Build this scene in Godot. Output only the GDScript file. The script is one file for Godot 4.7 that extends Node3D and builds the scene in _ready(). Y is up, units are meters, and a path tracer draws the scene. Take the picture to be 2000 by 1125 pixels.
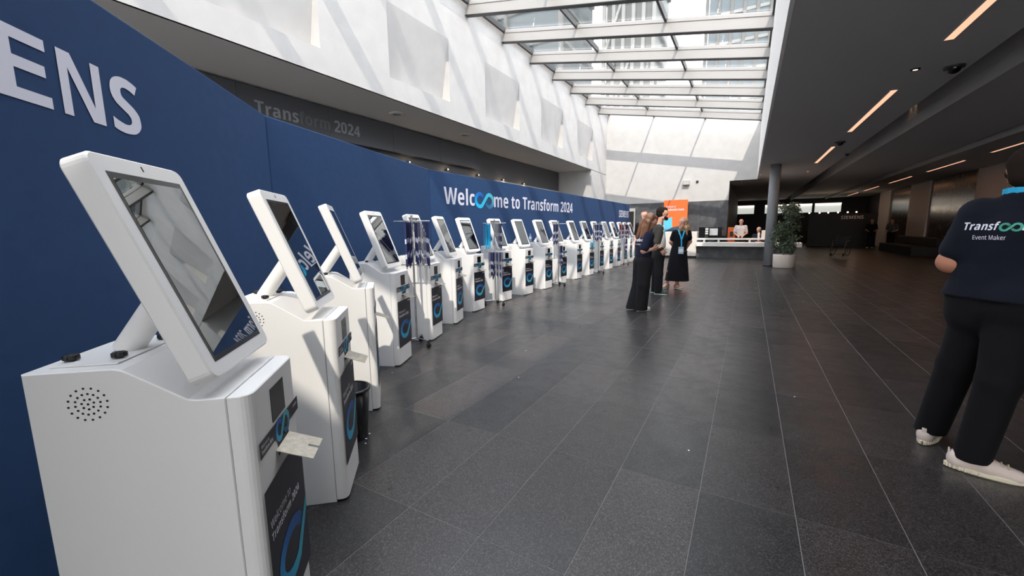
extends Node3D
# ------------------------------------------------------------------ camera of the photograph (2000 x 1125)
const EYE := Vector3(0, 1.45, 0)
const FOCAL := 800.0
var cam_basis: Basis          # columns: right, up, back
# main sizes of the hall, metres
const XL := -6.84             # white left wall
const XR := 0.21              # edge of the dark ceiling
const ZF := -22.3             # far wall
const ZB := 5.6               # wall behind the camera
const HC := 3.545             # dark ceiling
const HS := 4.23              # soffit of the recess on the left
const XB := -8.56             # back of that recess
const ZE := -19.87            # end of that recess
const XW := 7.75              # right wall
const ZD := -41.0             # deep end of the dark hall
const WALL_H := 2.48          # blue partition
var M := {}
var taken := {}
var rng := RandomNumberGenerator.new()

func numbered(called: String) -> String:
	if not taken.has(called):
		taken[called] = 0
		return called
	taken[called] += 1
	return "%s_%03d" % [called, taken[called]]

func tag(o, label: String, category := "", group := "", kind := ""):
	if label: o.set_meta("label", label)
	if category: o.set_meta("category", category)
	if group: o.set_meta("group", group)
	if kind: o.set_meta("kind", kind)
	return o

func thing(called: String, label: String, category: String, at := Vector3.ZERO, turn := 0.0, group := "") -> Node3D:
	var o := Node3D.new()
	o.name = numbered(called)
	add_child(o)
	o.position = at
	o.rotation.y = turn
	tag(o, label, category, group)
	return o

func struct_node(called: String, label := "") -> Node3D:
	var o := Node3D.new()
	o.name = numbered(called)
	add_child(o)
	o.set_meta("kind", "structure")
	if label: o.set_meta("label", label)
	return o

func obj(called: String, mesh, mat, parent = null) -> MeshInstance3D:
	var m := MeshInstance3D.new()
	if mesh is SurfaceTool:
		mesh.generate_normals()
		m.mesh = mesh.commit()
	else:
		m.mesh = mesh
	if mat: m.material_override = mat
	if parent == null:
		m.name = numbered(called)
		add_child(m)
	else:
		m.name = called
		parent.add_child(m, true)
	return m

# ------------------------------------------------------------------ pixels to places
func ray(px: float, py: float) -> Vector3:
	return cam_basis * Vector3(px - 1000.0, -(py - 562.5), -FOCAL)
func on_y(px, py, y) -> Vector3:
	var d := ray(px, py)
	return EYE + d * ((y - EYE.y) / d.y)
func on_x(px, py, x) -> Vector3:
	var d := ray(px, py)
	return EYE + d * (x / d.x)
func on_z(px, py, z) -> Vector3:
	var d := ray(px, py)
	return EYE + d * (z / d.z)
# vertical plane through base (on the ground), facing the viewer, shifted w metres towards the viewer
func on_plane(px, py, base: Vector3, w := 0.0) -> Vector3:
	var n := Vector3(-base.x, 0, -base.z).normalized()
	var d := ray(px, py)
	var t := (n.dot(Vector3(base.x, 0, base.z)) + w) / n.dot(d)
	return EYE + d * t

# ------------------------------------------------------------------ mesh helpers (front faces clockwise)
func mk() -> SurfaceTool:
	var st := SurfaceTool.new()
	st.begin(Mesh.PRIMITIVE_TRIANGLES)
	st.set_smooth_group(-1)
	return st
func tri(st, a, b, c):
	st.add_vertex(a); st.add_vertex(b); st.add_vertex(c)
func quad(st, a, b, c, d):     # a b c d clockwise seen from the front
	tri(st, a, b, c); tri(st, a, c, d)
func box(st, lo: Vector3, hi: Vector3, b := 0.0, t := Transform3D.IDENTITY):
	# chamfered box between two corners
	var c := (lo + hi) * 0.5
	var h := (hi - lo).abs() * 0.5
	b = min(b, min(h.x, min(h.y, h.z)) * 0.49)
	var e := h - Vector3(b, b, b)
	for ax in 3:
		for s in [-1.0, 1.0]:
			var u := (ax + 1) % 3
			var v := (ax + 2) % 3
			var p := []
			for q in [[-1, -1], [-1, 1], [1, 1], [1, -1]]:
				var w := Vector3.ZERO
				w[ax] = h[ax] * s
				w[u] = e[u] * q[0]
				w[v] = e[v] * q[1]
				p.append(t * (c + w))
			if s > 0: quad(st, p[0], p[1], p[2], p[3])
			else: quad(st, p[3], p[2], p[1], p[0])
	if b <= 0.0: return
	for ax in 3:
		var u := (ax + 1) % 3
		var v := (ax + 2) % 3
		for su in [-1.0, 1.0]:
			for sv in [-1.0, 1.0]:
				var p := []
				for q in [[0, -1], [1, -1], [1, 1], [0, 1]]:
					var w := Vector3.ZERO
					w[ax] = e[ax] * q[1]
					w[u] = (h[u] if q[0] == 0 else e[u]) * su
					w[v] = (e[v] if q[0] == 0 else h[v]) * sv
					p.append(t * (c + w))
				if su * sv < 0: quad(st, p[0], p[1], p[2], p[3])
				else: quad(st, p[3], p[2], p[1], p[0])
	for sx in [-1.0, 1.0]:
		for sy in [-1.0, 1.0]:
			for sz in [-1.0, 1.0]:
				var a: Vector3 = t * (c + Vector3(h.x * sx, e.y * sy, e.z * sz))
				var bb: Vector3 = t * (c + Vector3(e.x * sx, h.y * sy, e.z * sz))
				var cc: Vector3 = t * (c + Vector3(e.x * sx, e.y * sy, h.z * sz))
				if sx * sy * sz > 0: tri(st, a, cc, bb)
				else: tri(st, a, bb, cc)
func bx(lo: Vector3, hi: Vector3, b := 0.0) -> SurfaceTool:
	var st := mk()
	box(st, Vector3(min(lo.x, hi.x), min(lo.y, hi.y), min(lo.z, hi.z)), Vector3(max(lo.x, hi.x), max(lo.y, hi.y), max(lo.z, hi.z)), b)
	return st
func inset(poly: PackedVector2Array, b: float) -> PackedVector2Array:
	var n := poly.size()
	var out := PackedVector2Array()
	var sgn := 1.0 if not Geometry2D.is_polygon_clockwise(poly) else -1.0
	for i in n:
		var d0 := (poly[i] - poly[(i + n - 1) % n]).normalized()
		var d1 := (poly[(i + 1) % n] - poly[i]).normalized()
		var n0 := Vector2(-d0.y, d0.x) * sgn
		var n1 := Vector2(-d1.y, d1.x) * sgn
		var m := n0 + n1
		out.append(poly[i] + m * (b / max(0.4, 1.0 + n0.dot(n1))))
	return out
func extrude(st, poly: PackedVector2Array, d0: float, d1: float, t := Transform3D.IDENTITY, b := 0.0, caps := true):
	# poly in the local x-y plane, swept along local z from d0 to d1, chamfer b on both ends
	if Geometry2D.is_polygon_clockwise(poly):
		var rp := poly.duplicate(); rp.reverse(); poly = rp
	var n := poly.size()
	var ins := inset(poly, b) if b > 0 else poly
	var zs := [[ins, d0], [poly, d0 + b], [poly, d1 - b], [ins, d1]] if b > 0 else [[poly, d0], [poly, d1]]
	for k in zs.size() - 1:
		for i in n:
			var j := (i + 1) % n
			var a: Vector3 = t * Vector3(zs[k][0][i].x, zs[k][0][i].y, zs[k][1])
			var bb: Vector3 = t * Vector3(zs[k][0][j].x, zs[k][0][j].y, zs[k][1])
			var c: Vector3 = t * Vector3(zs[k + 1][0][j].x, zs[k + 1][0][j].y, zs[k + 1][1])
			var d: Vector3 = t * Vector3(zs[k + 1][0][i].x, zs[k + 1][0][i].y, zs[k + 1][1])
			quad(st, a, d, c, bb)
	if not caps: return
	var ix := Geometry2D.triangulate_polygon(ins)
	for k in range(0, ix.size(), 3):
		var p := [ins[ix[k]], ins[ix[k + 1]], ins[ix[k + 2]]]
		if (p[1] - p[0]).cross(p[2] - p[0]) < 0: p = [p[0], p[2], p[1]]
		tri(st, t * Vector3(p[0].x, p[0].y, d1), t * Vector3(p[2].x, p[2].y, d1), t * Vector3(p[1].x, p[1].y, d1))
		tri(st, t * Vector3(p[0].x, p[0].y, d0), t * Vector3(p[1].x, p[1].y, d0), t * Vector3(p[2].x, p[2].y, d0))
func round_rect(w: float, h: float, r: float, seg := 5) -> PackedVector2Array:
	var out := PackedVector2Array()
	for k in 4:
		var c := Vector2([w / 2 - r, -w / 2 + r, -w / 2 + r, w / 2 - r][k], [h / 2 - r, h / 2 - r, -h / 2 + r, -h / 2 + r][k])
		for i in seg + 1:
			var a := PI / 2 * k + PI / 2 * i / seg
			out.append(c + Vector2(cos(a), sin(a)) * r)
	return out
func lathe(st, prof: Array, segs := 20, t := Transform3D.IDENTITY, smooth := true):
	# prof: [radius, y] from bottom to top on the outside
	st.set_smooth_group(1 if smooth else -1)
	for k in prof.size() - 1:
		for i in segs:
			var a0 := TAU * i / segs
			var a1 := TAU * (i + 1) / segs
			var p: Vector3 = t * Vector3(cos(a0) * prof[k][0], prof[k][1], sin(a0) * prof[k][0])
			var q: Vector3 = t * Vector3(cos(a1) * prof[k][0], prof[k][1], sin(a1) * prof[k][0])
			var r: Vector3 = t * Vector3(cos(a1) * prof[k + 1][0], prof[k + 1][1], sin(a1) * prof[k + 1][0])
			var s: Vector3 = t * Vector3(cos(a0) * prof[k + 1][0], prof[k + 1][1], sin(a0) * prof[k + 1][0])
			if prof[k][0] > 1e-6: tri(st, p, q, r)
			if prof[k + 1][0] > 1e-6: tri(st, p, r, s)
	st.set_smooth_group(-1)
func tube(st, pts: Array, rad, segs := 10, cap := true):
	st.set_smooth_group(1)
	var rings := []
	var side := Vector3.ZERO
	for i in pts.size():
		var d: Vector3 = (pts[min(i + 1, pts.size() - 1)] - pts[max(i - 1, 0)]).normalized()
		if side == Vector3.ZERO:
			side = d.cross(Vector3.UP if abs(d.y) < 0.9 else Vector3.RIGHT).normalized()
		side = (side - d * side.dot(d)).normalized()
		var up := d.cross(side)
		var r: float = rad[i] if rad is Array else rad
		var ring := []
		for k in segs:
			var a := TAU * k / segs
			ring.append(pts[i] + (side * cos(a) + up * sin(a)) * r)
		rings.append(ring)
	for i in rings.size() - 1:
		for k in segs:
			var l := (k + 1) % segs
			quad(st, rings[i][k], rings[i + 1][k], rings[i + 1][l], rings[i][l])
	if cap:
		st.set_smooth_group(-1)
		for k in range(1, segs - 1):
			tri(st, rings[0][0], rings[0][k], rings[0][k + 1])
			var e: Array = rings[-1]
			tri(st, e[0], e[k + 1], e[k])
	st.set_smooth_group(-1)
func disc(st, c: Vector3, n: Vector3, r: float, segs := 12):
	var u := n.cross(Vector3.UP if abs(n.y) < 0.9 else Vector3.RIGHT).normalized()
	var v := n.cross(u)
	for k in segs:
		var a := TAU * k / segs
		var b := TAU * (k + 1) / segs
		tri(st, c, c + (u * cos(b) + v * sin(b)) * r, c + (u * cos(a) + v * sin(a)) * r)

# lettering: a flat mesh that starts at the origin, runs along +x, baseline on y = 0, faces +z
var text_cache := {}
func text_mesh(words: String, bold := true, italic := false) -> TextMesh:
	var key := words + str(bold) + str(italic)
	if text_cache.has(key): return text_cache[key]
	var f := SystemFont.new()
	f.font_names = PackedStringArray(["Droid Sans"])
	f.font_weight = 700 if bold else 400
	f.font_italic = italic
	var m := TextMesh.new()
	m.font = f
	m.text = words
	m.font_size = 64
	m.pixel_size = 0.01
	m.depth = 0.0
	m.curve_step = 1.0
	m.horizontal_alignment = HORIZONTAL_ALIGNMENT_LEFT
	text_cache[key] = m
	return m
func lettering(parent, called: String, words: String, mat, at: Transform3D, width: float, height: float, bold := true, italic := false) -> MeshInstance3D:
	# width of the words and height of their ink in metres
	var m := text_mesh(words, bold, italic)
	var bb := m.get_aabb()
	var sx := width / bb.size.x
	var sy := height / bb.size.y
	var o := MeshInstance3D.new()
	o.mesh = m
	o.material_override = mat
	o.name = called
	if parent == null:
		o.name = numbered(called)
		add_child(o)
	else:
		parent.add_child(o, true)
	o.transform = at * Transform3D(Basis.from_scale(Vector3(sx, sy, 1)), Vector3(-bb.position.x * sx, -bb.position.y * sy, 0))
	return o

# the looped ribbon of the logo: x from -1 to 1, loops r high; drawn flat in x-y, facing +z
func ribbon(st, c: Vector2, sx: float, sy: float, w: float, t: Transform3D, cols: Array, clip_x := 1e9):
	var pts := []
	var a0 := 25.0
	for i in 15: # left loop, from upper right round the left to the bottom
		var a := deg_to_rad(a0 + (300.0 - a0) * i / 14.0)
		pts.append(Vector2(-0.52 + cos(a) * 0.42, sin(a) * 0.86))
	for i in 15: # over the top of the right loop and round
		var a := deg_to_rad(120.0 - (275.0) * i / 14.0)
		pts.append(Vector2(0.52 + cos(a) * 0.42, sin(a) * 0.86))
	var n := pts.size()
	for i in n: pts[i] = c + Vector2(pts[i].x * sx, pts[i].y * sy)
	for i in n - 1:
		var q := []
		var cc := []
		for k in [i, i + 1]:
			var d: Vector2 = (pts[min(k + 1, n - 1)] - pts[max(k - 1, 0)]).normalized()
			var nn := Vector2(-d.y, d.x) * w * 0.5
			q.append(pts[k] + nn); q.append(pts[k] - nn)
			var f: float = float(k) / (n - 1) * (cols.size() - 1)
			var j := int(min(floor(f), cols.size() - 2))
			cc.append(cols[j].lerp(cols[j + 1], f - j))
		for k in 4: q[k].x = min(q[k].x, clip_x)
		for k in [0, 2, 3, 0, 3, 1]:
			st.set_color(cc[0 if k < 2 else 1])
			st.add_vertex(t * Vector3(q[k].x, q[k].y, 0.0))

# ------------------------------------------------------------------ smooth bodies from tapered capsules (surface nets)
func body_mesh(bones: Array, cell: float, k := 0.03, grow := 0.0, cut := -1e9) -> ArrayMesh:
	var lo := Vector3(1e9, 1e9, 1e9)
	var hi := -lo
	for b in bones:
		var r: float = max(b[2], b[3]) + grow
		lo = lo.min(b[0].min(b[1]) - Vector3(r, r, r)); hi = hi.max(b[0].max(b[1]) + Vector3(r, r, r))
	lo -= Vector3.ONE * cell * 3; hi += Vector3.ONE * cell * 3
	var nx := int((hi.x - lo.x) / cell) + 2
	var ny := int((hi.y - lo.y) / cell) + 2
	var nz := int((hi.z - lo.z) / cell) + 2
	var f := PackedFloat32Array()
	f.resize(nx * ny * nz)
	f.fill(1.0)
	var sy := nx
	var sz := nx * ny
	for b in bones:
		var a: Vector3 = b[0]
		var ba: Vector3 = b[1] - a
		var l2: float = max(ba.length_squared(), 1e-9)
		var ra: float = b[2] + grow
		var rb: float = b[3] + grow
		var m: float = max(ra, rb) + k + cell * 2
		var p0: Vector3 = (a.min(b[1]) - Vector3(m, m, m) - lo) / cell
		var p1: Vector3 = (a.max(b[1]) + Vector3(m, m, m) - lo) / cell
		var kk: float = b[4] if b.size() > 4 else k
		for z in range(max(0, int(p0.z)), min(nz, int(p1.z) + 2)):
			for y in range(max(0, int(p0.y)), min(ny, int(p1.y) + 2)):
				var base := z * sz + y * sy
				for x in range(max(0, int(p0.x)), min(nx, int(p1.x) + 2)):
					var pa := Vector3(lo.x + x * cell - a.x, lo.y + y * cell - a.y, lo.z + z * cell - a.z)
					var t: float = clampf(pa.dot(ba) / l2, 0.0, 1.0)
					var d: float = (pa - ba * t).length() - (ra + (rb - ra) * t)
					var e: float = f[base + x]
					if d - e > kk: continue
					if e - d > kk: f[base + x] = d
					else:
						var h: float = 0.5 + 0.5 * (e - d) / kk
						f[base + x] = e + (d - e) * h - kk * h * (1.0 - h)
	if cut > -1e8:      # a level hem
		for y in ny:
			var c := cut - (lo.y + y * cell)
			if c < -cell * 4: break
			for z in nz:
				for i in range(z * sz + y * sy, z * sz + y * sy + nx):
					if f[i] < c: f[i] = c
	var idx := PackedInt32Array()
	idx.resize(nx * ny * nz)
	idx.fill(-1)
	var verts := PackedVector3Array()
	var norms := PackedVector3Array()
	var tris := PackedInt32Array()
	for z in nz - 1:
		for y in ny - 1:
			var base := z * sz + y * sy
			for x in nx - 1:
				var i := base + x
				var v0 := f[i]
				if v0 > cell * 2.0 or v0 < -cell * 2.0: continue
				var v1 := f[i + 1]
				var v2 := f[i + sy]
				var v3 := f[i + sy + 1]
				var v4 := f[i + sz]
				var v5 := f[i + sz + 1]
				var v6 := f[i + sz + sy]
				var v7 := f[i + sz + sy + 1]
				var s := int(v0 < 0) + int(v1 < 0) + int(v2 < 0) + int(v3 < 0) + int(v4 < 0) + int(v5 < 0) + int(v6 < 0) + int(v7 < 0)
				if s == 0 or s == 8: continue
				var sum := Vector3.ZERO
				var cnt := 0
				if (v0 < 0) != (v1 < 0): sum += Vector3(v0 / (v0 - v1), 0, 0); cnt += 1
				if (v2 < 0) != (v3 < 0): sum += Vector3(v2 / (v2 - v3), 1, 0); cnt += 1
				if (v4 < 0) != (v5 < 0): sum += Vector3(v4 / (v4 - v5), 0, 1); cnt += 1
				if (v6 < 0) != (v7 < 0): sum += Vector3(v6 / (v6 - v7), 1, 1); cnt += 1
				if (v0 < 0) != (v2 < 0): sum += Vector3(0, v0 / (v0 - v2), 0); cnt += 1
				if (v1 < 0) != (v3 < 0): sum += Vector3(1, v1 / (v1 - v3), 0); cnt += 1
				if (v4 < 0) != (v6 < 0): sum += Vector3(0, v4 / (v4 - v6), 1); cnt += 1
				if (v5 < 0) != (v7 < 0): sum += Vector3(1, v5 / (v5 - v7), 1); cnt += 1
				if (v0 < 0) != (v4 < 0): sum += Vector3(0, 0, v0 / (v0 - v4)); cnt += 1
				if (v1 < 0) != (v5 < 0): sum += Vector3(1, 0, v1 / (v1 - v5)); cnt += 1
				if (v2 < 0) != (v6 < 0): sum += Vector3(0, 1, v2 / (v2 - v6)); cnt += 1
				if (v3 < 0) != (v7 < 0): sum += Vector3(1, 1, v3 / (v3 - v7)); cnt += 1
				idx[i] = verts.size()
				verts.append(lo + (Vector3(x, y, z) + sum / cnt) * cell)
				norms.append(Vector3(v1 + v3 + v5 + v7 - v0 - v2 - v4 - v6, v2 + v3 + v6 + v7 - v0 - v1 - v4 - v5, v4 + v5 + v6 + v7 - v0 - v1 - v2 - v3).normalized())
				if y > 0 and z > 0 and (v0 < 0) != (v1 < 0): net(tris, idx, i, sy, sz, v0 < 0)
				if x > 0 and z > 0 and (v0 < 0) != (v2 < 0): net(tris, idx, i, sz, 1, v0 < 0)
				if x > 0 and y > 0 and (v0 < 0) != (v4 < 0): net(tris, idx, i, 1, sy, v0 < 0)
	var arr := []
	arr.resize(Mesh.ARRAY_MAX)
	arr[Mesh.ARRAY_VERTEX] = verts
	arr[Mesh.ARRAY_NORMAL] = norms
	arr[Mesh.ARRAY_INDEX] = tris
	var m := ArrayMesh.new()
	m.add_surface_from_arrays(Mesh.PRIMITIVE_TRIANGLES, arr)
	return m
func net(tris: PackedInt32Array, idx: PackedInt32Array, i: int, u: int, v: int, inside: bool):
	var a := idx[i]
	var b := idx[i - u]
	var c := idx[i - u - v]
	var d := idx[i - v]
	if a < 0 or b < 0 or c < 0 or d < 0: return
	if inside: tris.append_array(PackedInt32Array([a, d, c, a, c, b]))
	else: tris.append_array(PackedInt32Array([a, b, c, a, c, d]))

# ------------------------------------------------------------------ materials
func col(r, g, b) -> Color:
	return Color(r / 255.0, g / 255.0, b / 255.0)
func mat(c: Color, rough := 0.6, metal := 0.0, spec := 0.5) -> StandardMaterial3D:
	var m := StandardMaterial3D.new()
	m.albedo_color = c
	m.roughness = rough
	m.metallic = metal
	m.metallic_specular = spec
	return m
func glow(c: Color, e: float) -> StandardMaterial3D:
	var m := mat(Color(0.9, 0.9, 0.9), 0.6)
	m.emission_enabled = true
	m.emission = c
	m.emission_energy_multiplier = e
	return m
func noise_tex(freq: float, sd: int, ramp: Array, size := 512, octaves := 3, kind := FastNoiseLite.TYPE_SIMPLEX_SMOOTH) -> NoiseTexture2D:
	var n := FastNoiseLite.new()
	n.seed = sd
	n.frequency = freq
	n.noise_type = kind
	n.fractal_octaves = octaves
	var t := NoiseTexture2D.new()
	t.width = size
	t.height = size
	t.seamless = true
	t.generate_mipmaps = false
	t.noise = n
	var g := Gradient.new()
	var offs := PackedFloat32Array()
	var cols := PackedColorArray()
	for r in ramp:
		offs.append(r[0]); cols.append(r[1])
	g.offsets = offs
	g.colors = cols
	t.color_ramp = g
	return t
func triplanar(m: StandardMaterial3D, s: float):
	m.uv1_triplanar = true
	m.uv1_world_triplanar = true
	m.uv1_scale = Vector3(s, s, s)
	return m
func granite() -> ImageTexture:
	# crystals of three sizes, wrapping round at the edges
	var n := 512
	var r := RandomNumberGenerator.new()
	r.seed = 11
	var g := []
	for s in [1, 2, 4]:
		var a := PackedFloat32Array()
		var m: int = n / s
		a.resize(m * m)
		for i in m * m: a[i] = r.randf()
		g.append(a)
	var data := PackedByteArray()
	data.resize(n * n * 3)
	for y in n:
		for x in n:
			var v: float = 0.26 * g[0][y * n + x] + 0.40 * g[1][(y / 2) * 256 + x / 2] + 0.34 * g[2][(y / 4) * 128 + x / 4]
			v = clampf((v - 0.5) * 1.9 + 0.5, 0.0, 1.0)
			var c: float = 54.0 + 68.0 * v * v + 14.0 * maxf(0.0, v - 0.8) * 5.0
			var i := (y * n + x) * 3
			data[i] = int(c)
			data[i + 1] = int(c * 0.99)
			data[i + 2] = int(c * 0.99)
	return ImageTexture.create_from_image(Image.create_from_data(n, n, false, Image.FORMAT_RGB8, data))
func make_materials():
	var k := Color.WHITE
	# dark granite: fine speckle, a few slabs a little warmer or greyer
	var speck := granite()
	var wear := noise_tex(0.012, 8, [[0.0, Color(0.27, 0.27, 0.27)], [0.5, Color(0.33, 0.33, 0.33)], [1.0, Color(0.42, 0.42, 0.42)]], 256, 4)
	M.tiles = []
	for tint in [col(168, 167, 167), col(182, 177, 176), col(156, 156, 157), col(198, 189, 186), col(172, 167, 166)]:
		var m := mat(tint, 1.0)
		m.albedo_texture = speck
		m.roughness_texture = wear
		m.roughness_texture_channel = BaseMaterial3D.TEXTURE_CHANNEL_RED
		triplanar(m, 1.3)
		M.tiles.append(m)
	M.paving = mat(col(212, 208, 202), 0.85)
	M.grout = mat(col(132, 129, 127), 0.8)
	var plaster := noise_tex(0.02, 5, [[0.0, Color(0.955, 0.955, 0.955)], [1.0, Color(1, 1, 1)]], 256, 4)
	M.white = mat(col(198, 196, 194), 0.75)
	M.white.albedo_texture = plaster
	triplanar(M.white, 0.35)
	M.soffit = mat(col(240, 235, 228), 0.8)
	M.recess = mat(col(84, 85, 88), 0.55)
	M.led = mat(col(80, 82, 88), 0.45)
	M.led_dim = mat(col(150, 152, 158), 0.5)
	M.led_dark = mat(col(104, 105, 110), 0.5)
	M.fascia = mat(col(244, 241, 236), 0.7)
	M.ceiling = mat(col(194, 191, 190), 0.7)
	M.trim = mat(col(186, 184, 181), 0.6)
	var stone := noise_tex(0.03, 21, [[0.0, col(64, 66, 69)], [0.5, col(78, 80, 83)], [1.0, col(98, 99, 101)]], 256, 4)
	M.stone = mat(Color.WHITE, 0.5)
	M.stone.albedo_texture = stone
	triplanar(M.stone, 0.3)
	M.steel = mat(col(160, 157, 154), 0.45, 0.15)
	M.dark_steel = mat(col(62, 62, 63), 0.5, 0.2)
	M.clip = mat(col(225, 225, 222), 0.4)
	M.glass = mat(Color(0.72, 0.82, 0.86, 0.1), 0.02)
	M.glass.transparency = BaseMaterial3D.TRANSPARENCY_ALPHA
	var weave := noise_tex(0.05, 31, [[0.0, Color(0.93, 0.93, 0.93)], [1.0, Color(1, 1, 1)]], 256, 3)
	M.navy = mat(col(49, 76, 116), 0.8, 0.0, 0.3)
	M.navy.albedo_texture = weave
	triplanar(M.navy, 0.8)
	M.letter = mat(col(226, 226, 240), 0.6)
	M.kiosk = mat(col(236, 235, 233), 0.36)
	M.kiosk_gap = mat(col(52, 52, 54), 0.7)
	M.screen = mat(col(138, 142, 143), 0.012, 1.0)
	M.screen_edge = mat(col(20, 22, 25), 0.15)
	M.black = mat(col(24, 24, 26), 0.5)
	M.black_gloss = mat(col(16, 17, 20), 0.12)
	M.poster = mat(col(34, 35, 46), 0.45)
	M.poster_ink = mat(col(232, 232, 238), 0.6)
	M.print = mat(Color.WHITE, 0.5)
	M.print.vertex_color_use_as_albedo = true
	var brush := noise_tex(0.05, 41, [[0.0, Color(0.8, 0.79, 0.76)], [1.0, Color(1, 0.99, 0.97)]], 256, 4)
	M.tray = mat(col(205, 200, 190), 0.38, 0.75)
	M.tray.albedo_texture = brush
	triplanar(M.tray, 3.0)
	M.chrome = mat(col(196, 196, 196), 0.22, 0.9)
	M.lan_navy = mat(col(30, 38, 84), 0.7)
	M.lan_white = mat(col(205, 208, 222), 0.7)
	M.lan_cyan = mat(col(30, 168, 214), 0.65)
	M.orange = mat(col(236, 108, 46), 0.6)
	M.sky_print = mat(col(92, 196, 240), 0.6)
	M.teal_print = mat(col(48, 84, 98), 0.6)
	var sp := noise_tex(0.16, 51, [[0.0, col(196, 188, 178)], [0.5, col(224, 217, 209)], [1.0, col(242, 237, 230)]], 256, 2)
	M.terrazzo = mat(Color.WHITE, 0.5)
	M.terrazzo.albedo_texture = sp
	triplanar(M.terrazzo, 1.5)
	M.counter = mat(col(236, 232, 227), 0.45)
	M.col_grey = mat(col(134, 136, 140), 0.5)
	M.pot = mat(col(226, 214, 203), 0.65)
	M.soil = mat(col(52, 42, 34), 0.95)
	M.bark = mat(col(120, 106, 88), 0.85)
	M.leaf = mat(Color.WHITE, 0.5)
	M.leaf.vertex_color_use_as_albedo = true
	M.taupe = mat(col(198, 188, 180), 0.6)
	var smoky := noise_tex(0.02, 61, [[0.0, col(44, 41, 40)], [0.5, col(74, 69, 66)], [1.0, col(124, 116, 110)]], 256, 4)
	M.bronze = mat(Color.WHITE, 0.22)
	M.bronze.albedo_texture = smoky
	triplanar(M.bronze, 0.5)
	M.dark_wall = mat(col(30, 30, 34), 0.6)
	M.bench = mat(col(30, 28, 28), 0.6)
	M.scrap = mat(col(236, 236, 234), 0.7)
	M.bin = mat(col(30, 31, 34), 0.42)
	M.bottle = mat(Color(0.8, 0.9, 1.0, 0.25), 0.05)
	M.bottle.transparency = BaseMaterial3D.TRANSPARENCY_ALPHA
	M.cap_blue = mat(col(70, 130, 200), 0.5)
	M.lamp = glow(col(255, 184, 148), 0.25)
	M.spot = glow(col(255, 226, 200), 0.8)
	M.window_glow = glow(col(226, 230, 222), 0.14)

func cloth(c: Color, rough := 0.85) -> StandardMaterial3D:
	var m := mat(c, rough, 0.0, 0.3)
	m.rim_enabled = true
	m.rim = 0.15
	return m

func view_light():
	var c := Camera3D.new()
	c.name = "camera"
	add_child(c)
	# horizon at y = 446 px in the middle, tilted by -0.0118; the hall runs to x = 1462 px
	var down := Vector3(0.0118, 1.0, 116.5 / FOCAL).normalized()      # x right, y down, z into the picture
	var fw := Vector3(462.0, 446.0 - 0.0118 * 462.0 - 562.5, FOCAL)
	fw = (fw - down * fw.dot(down)).normalized()
	var rt := down.cross(fw)
	# rows rt, -down, -fw take picture axes to the world
	cam_basis = Basis(Vector3(rt.x, -down.x, -fw.x), -Vector3(rt.y, -down.y, -fw.y), -Vector3(rt.z, -down.z, -fw.z))
	c.transform = Transform3D(cam_basis, EYE)
	c.fov = rad_to_deg(2.0 * atan(562.5 / FOCAL))
	c.near = 0.05
	c.far = 500.0
	c.current = true
	var env := Environment.new()
	var sky := Sky.new()
	var sm := ProceduralSkyMaterial.new()
	sm.sky_top_color = col(200, 205, 214)
	sm.sky_horizon_color = col(237, 234, 230)
	sm.sky_curve = 0.25
	sm.ground_horizon_color = col(170, 170, 168)
	sm.ground_bottom_color = col(110, 108, 104)
	sm.sky_energy_multiplier = 1.0
	sky.sky_material = sm
	env.sky = sky
	env.background_mode = Environment.BG_SKY
	env.background_energy_multiplier = 1.5
	env.tonemap_mode = Environment.TONE_MAPPER_LINEAR
	env.tonemap_exposure = 5.0
	env.sdfgi_enabled = true
	env.ssao_enabled = true
	env.ssil_enabled = true
	var we := WorldEnvironment.new()
	we.name = "world_environment"
	we.environment = env
	add_child(we)
	var sun := DirectionalLight3D.new()
	sun.name = "sun"
	add_child(sun)
	sun.look_at_from_position(Vector3.ZERO, Vector3(-0.345, -1.0, -0.86), Vector3.UP)
	sun.light_color = Color(1.0, 0.965, 0.91)
	sun.light_energy = 0.3
	sun.light_angular_distance = 0.7
	sun.shadow_enabled = true

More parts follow.
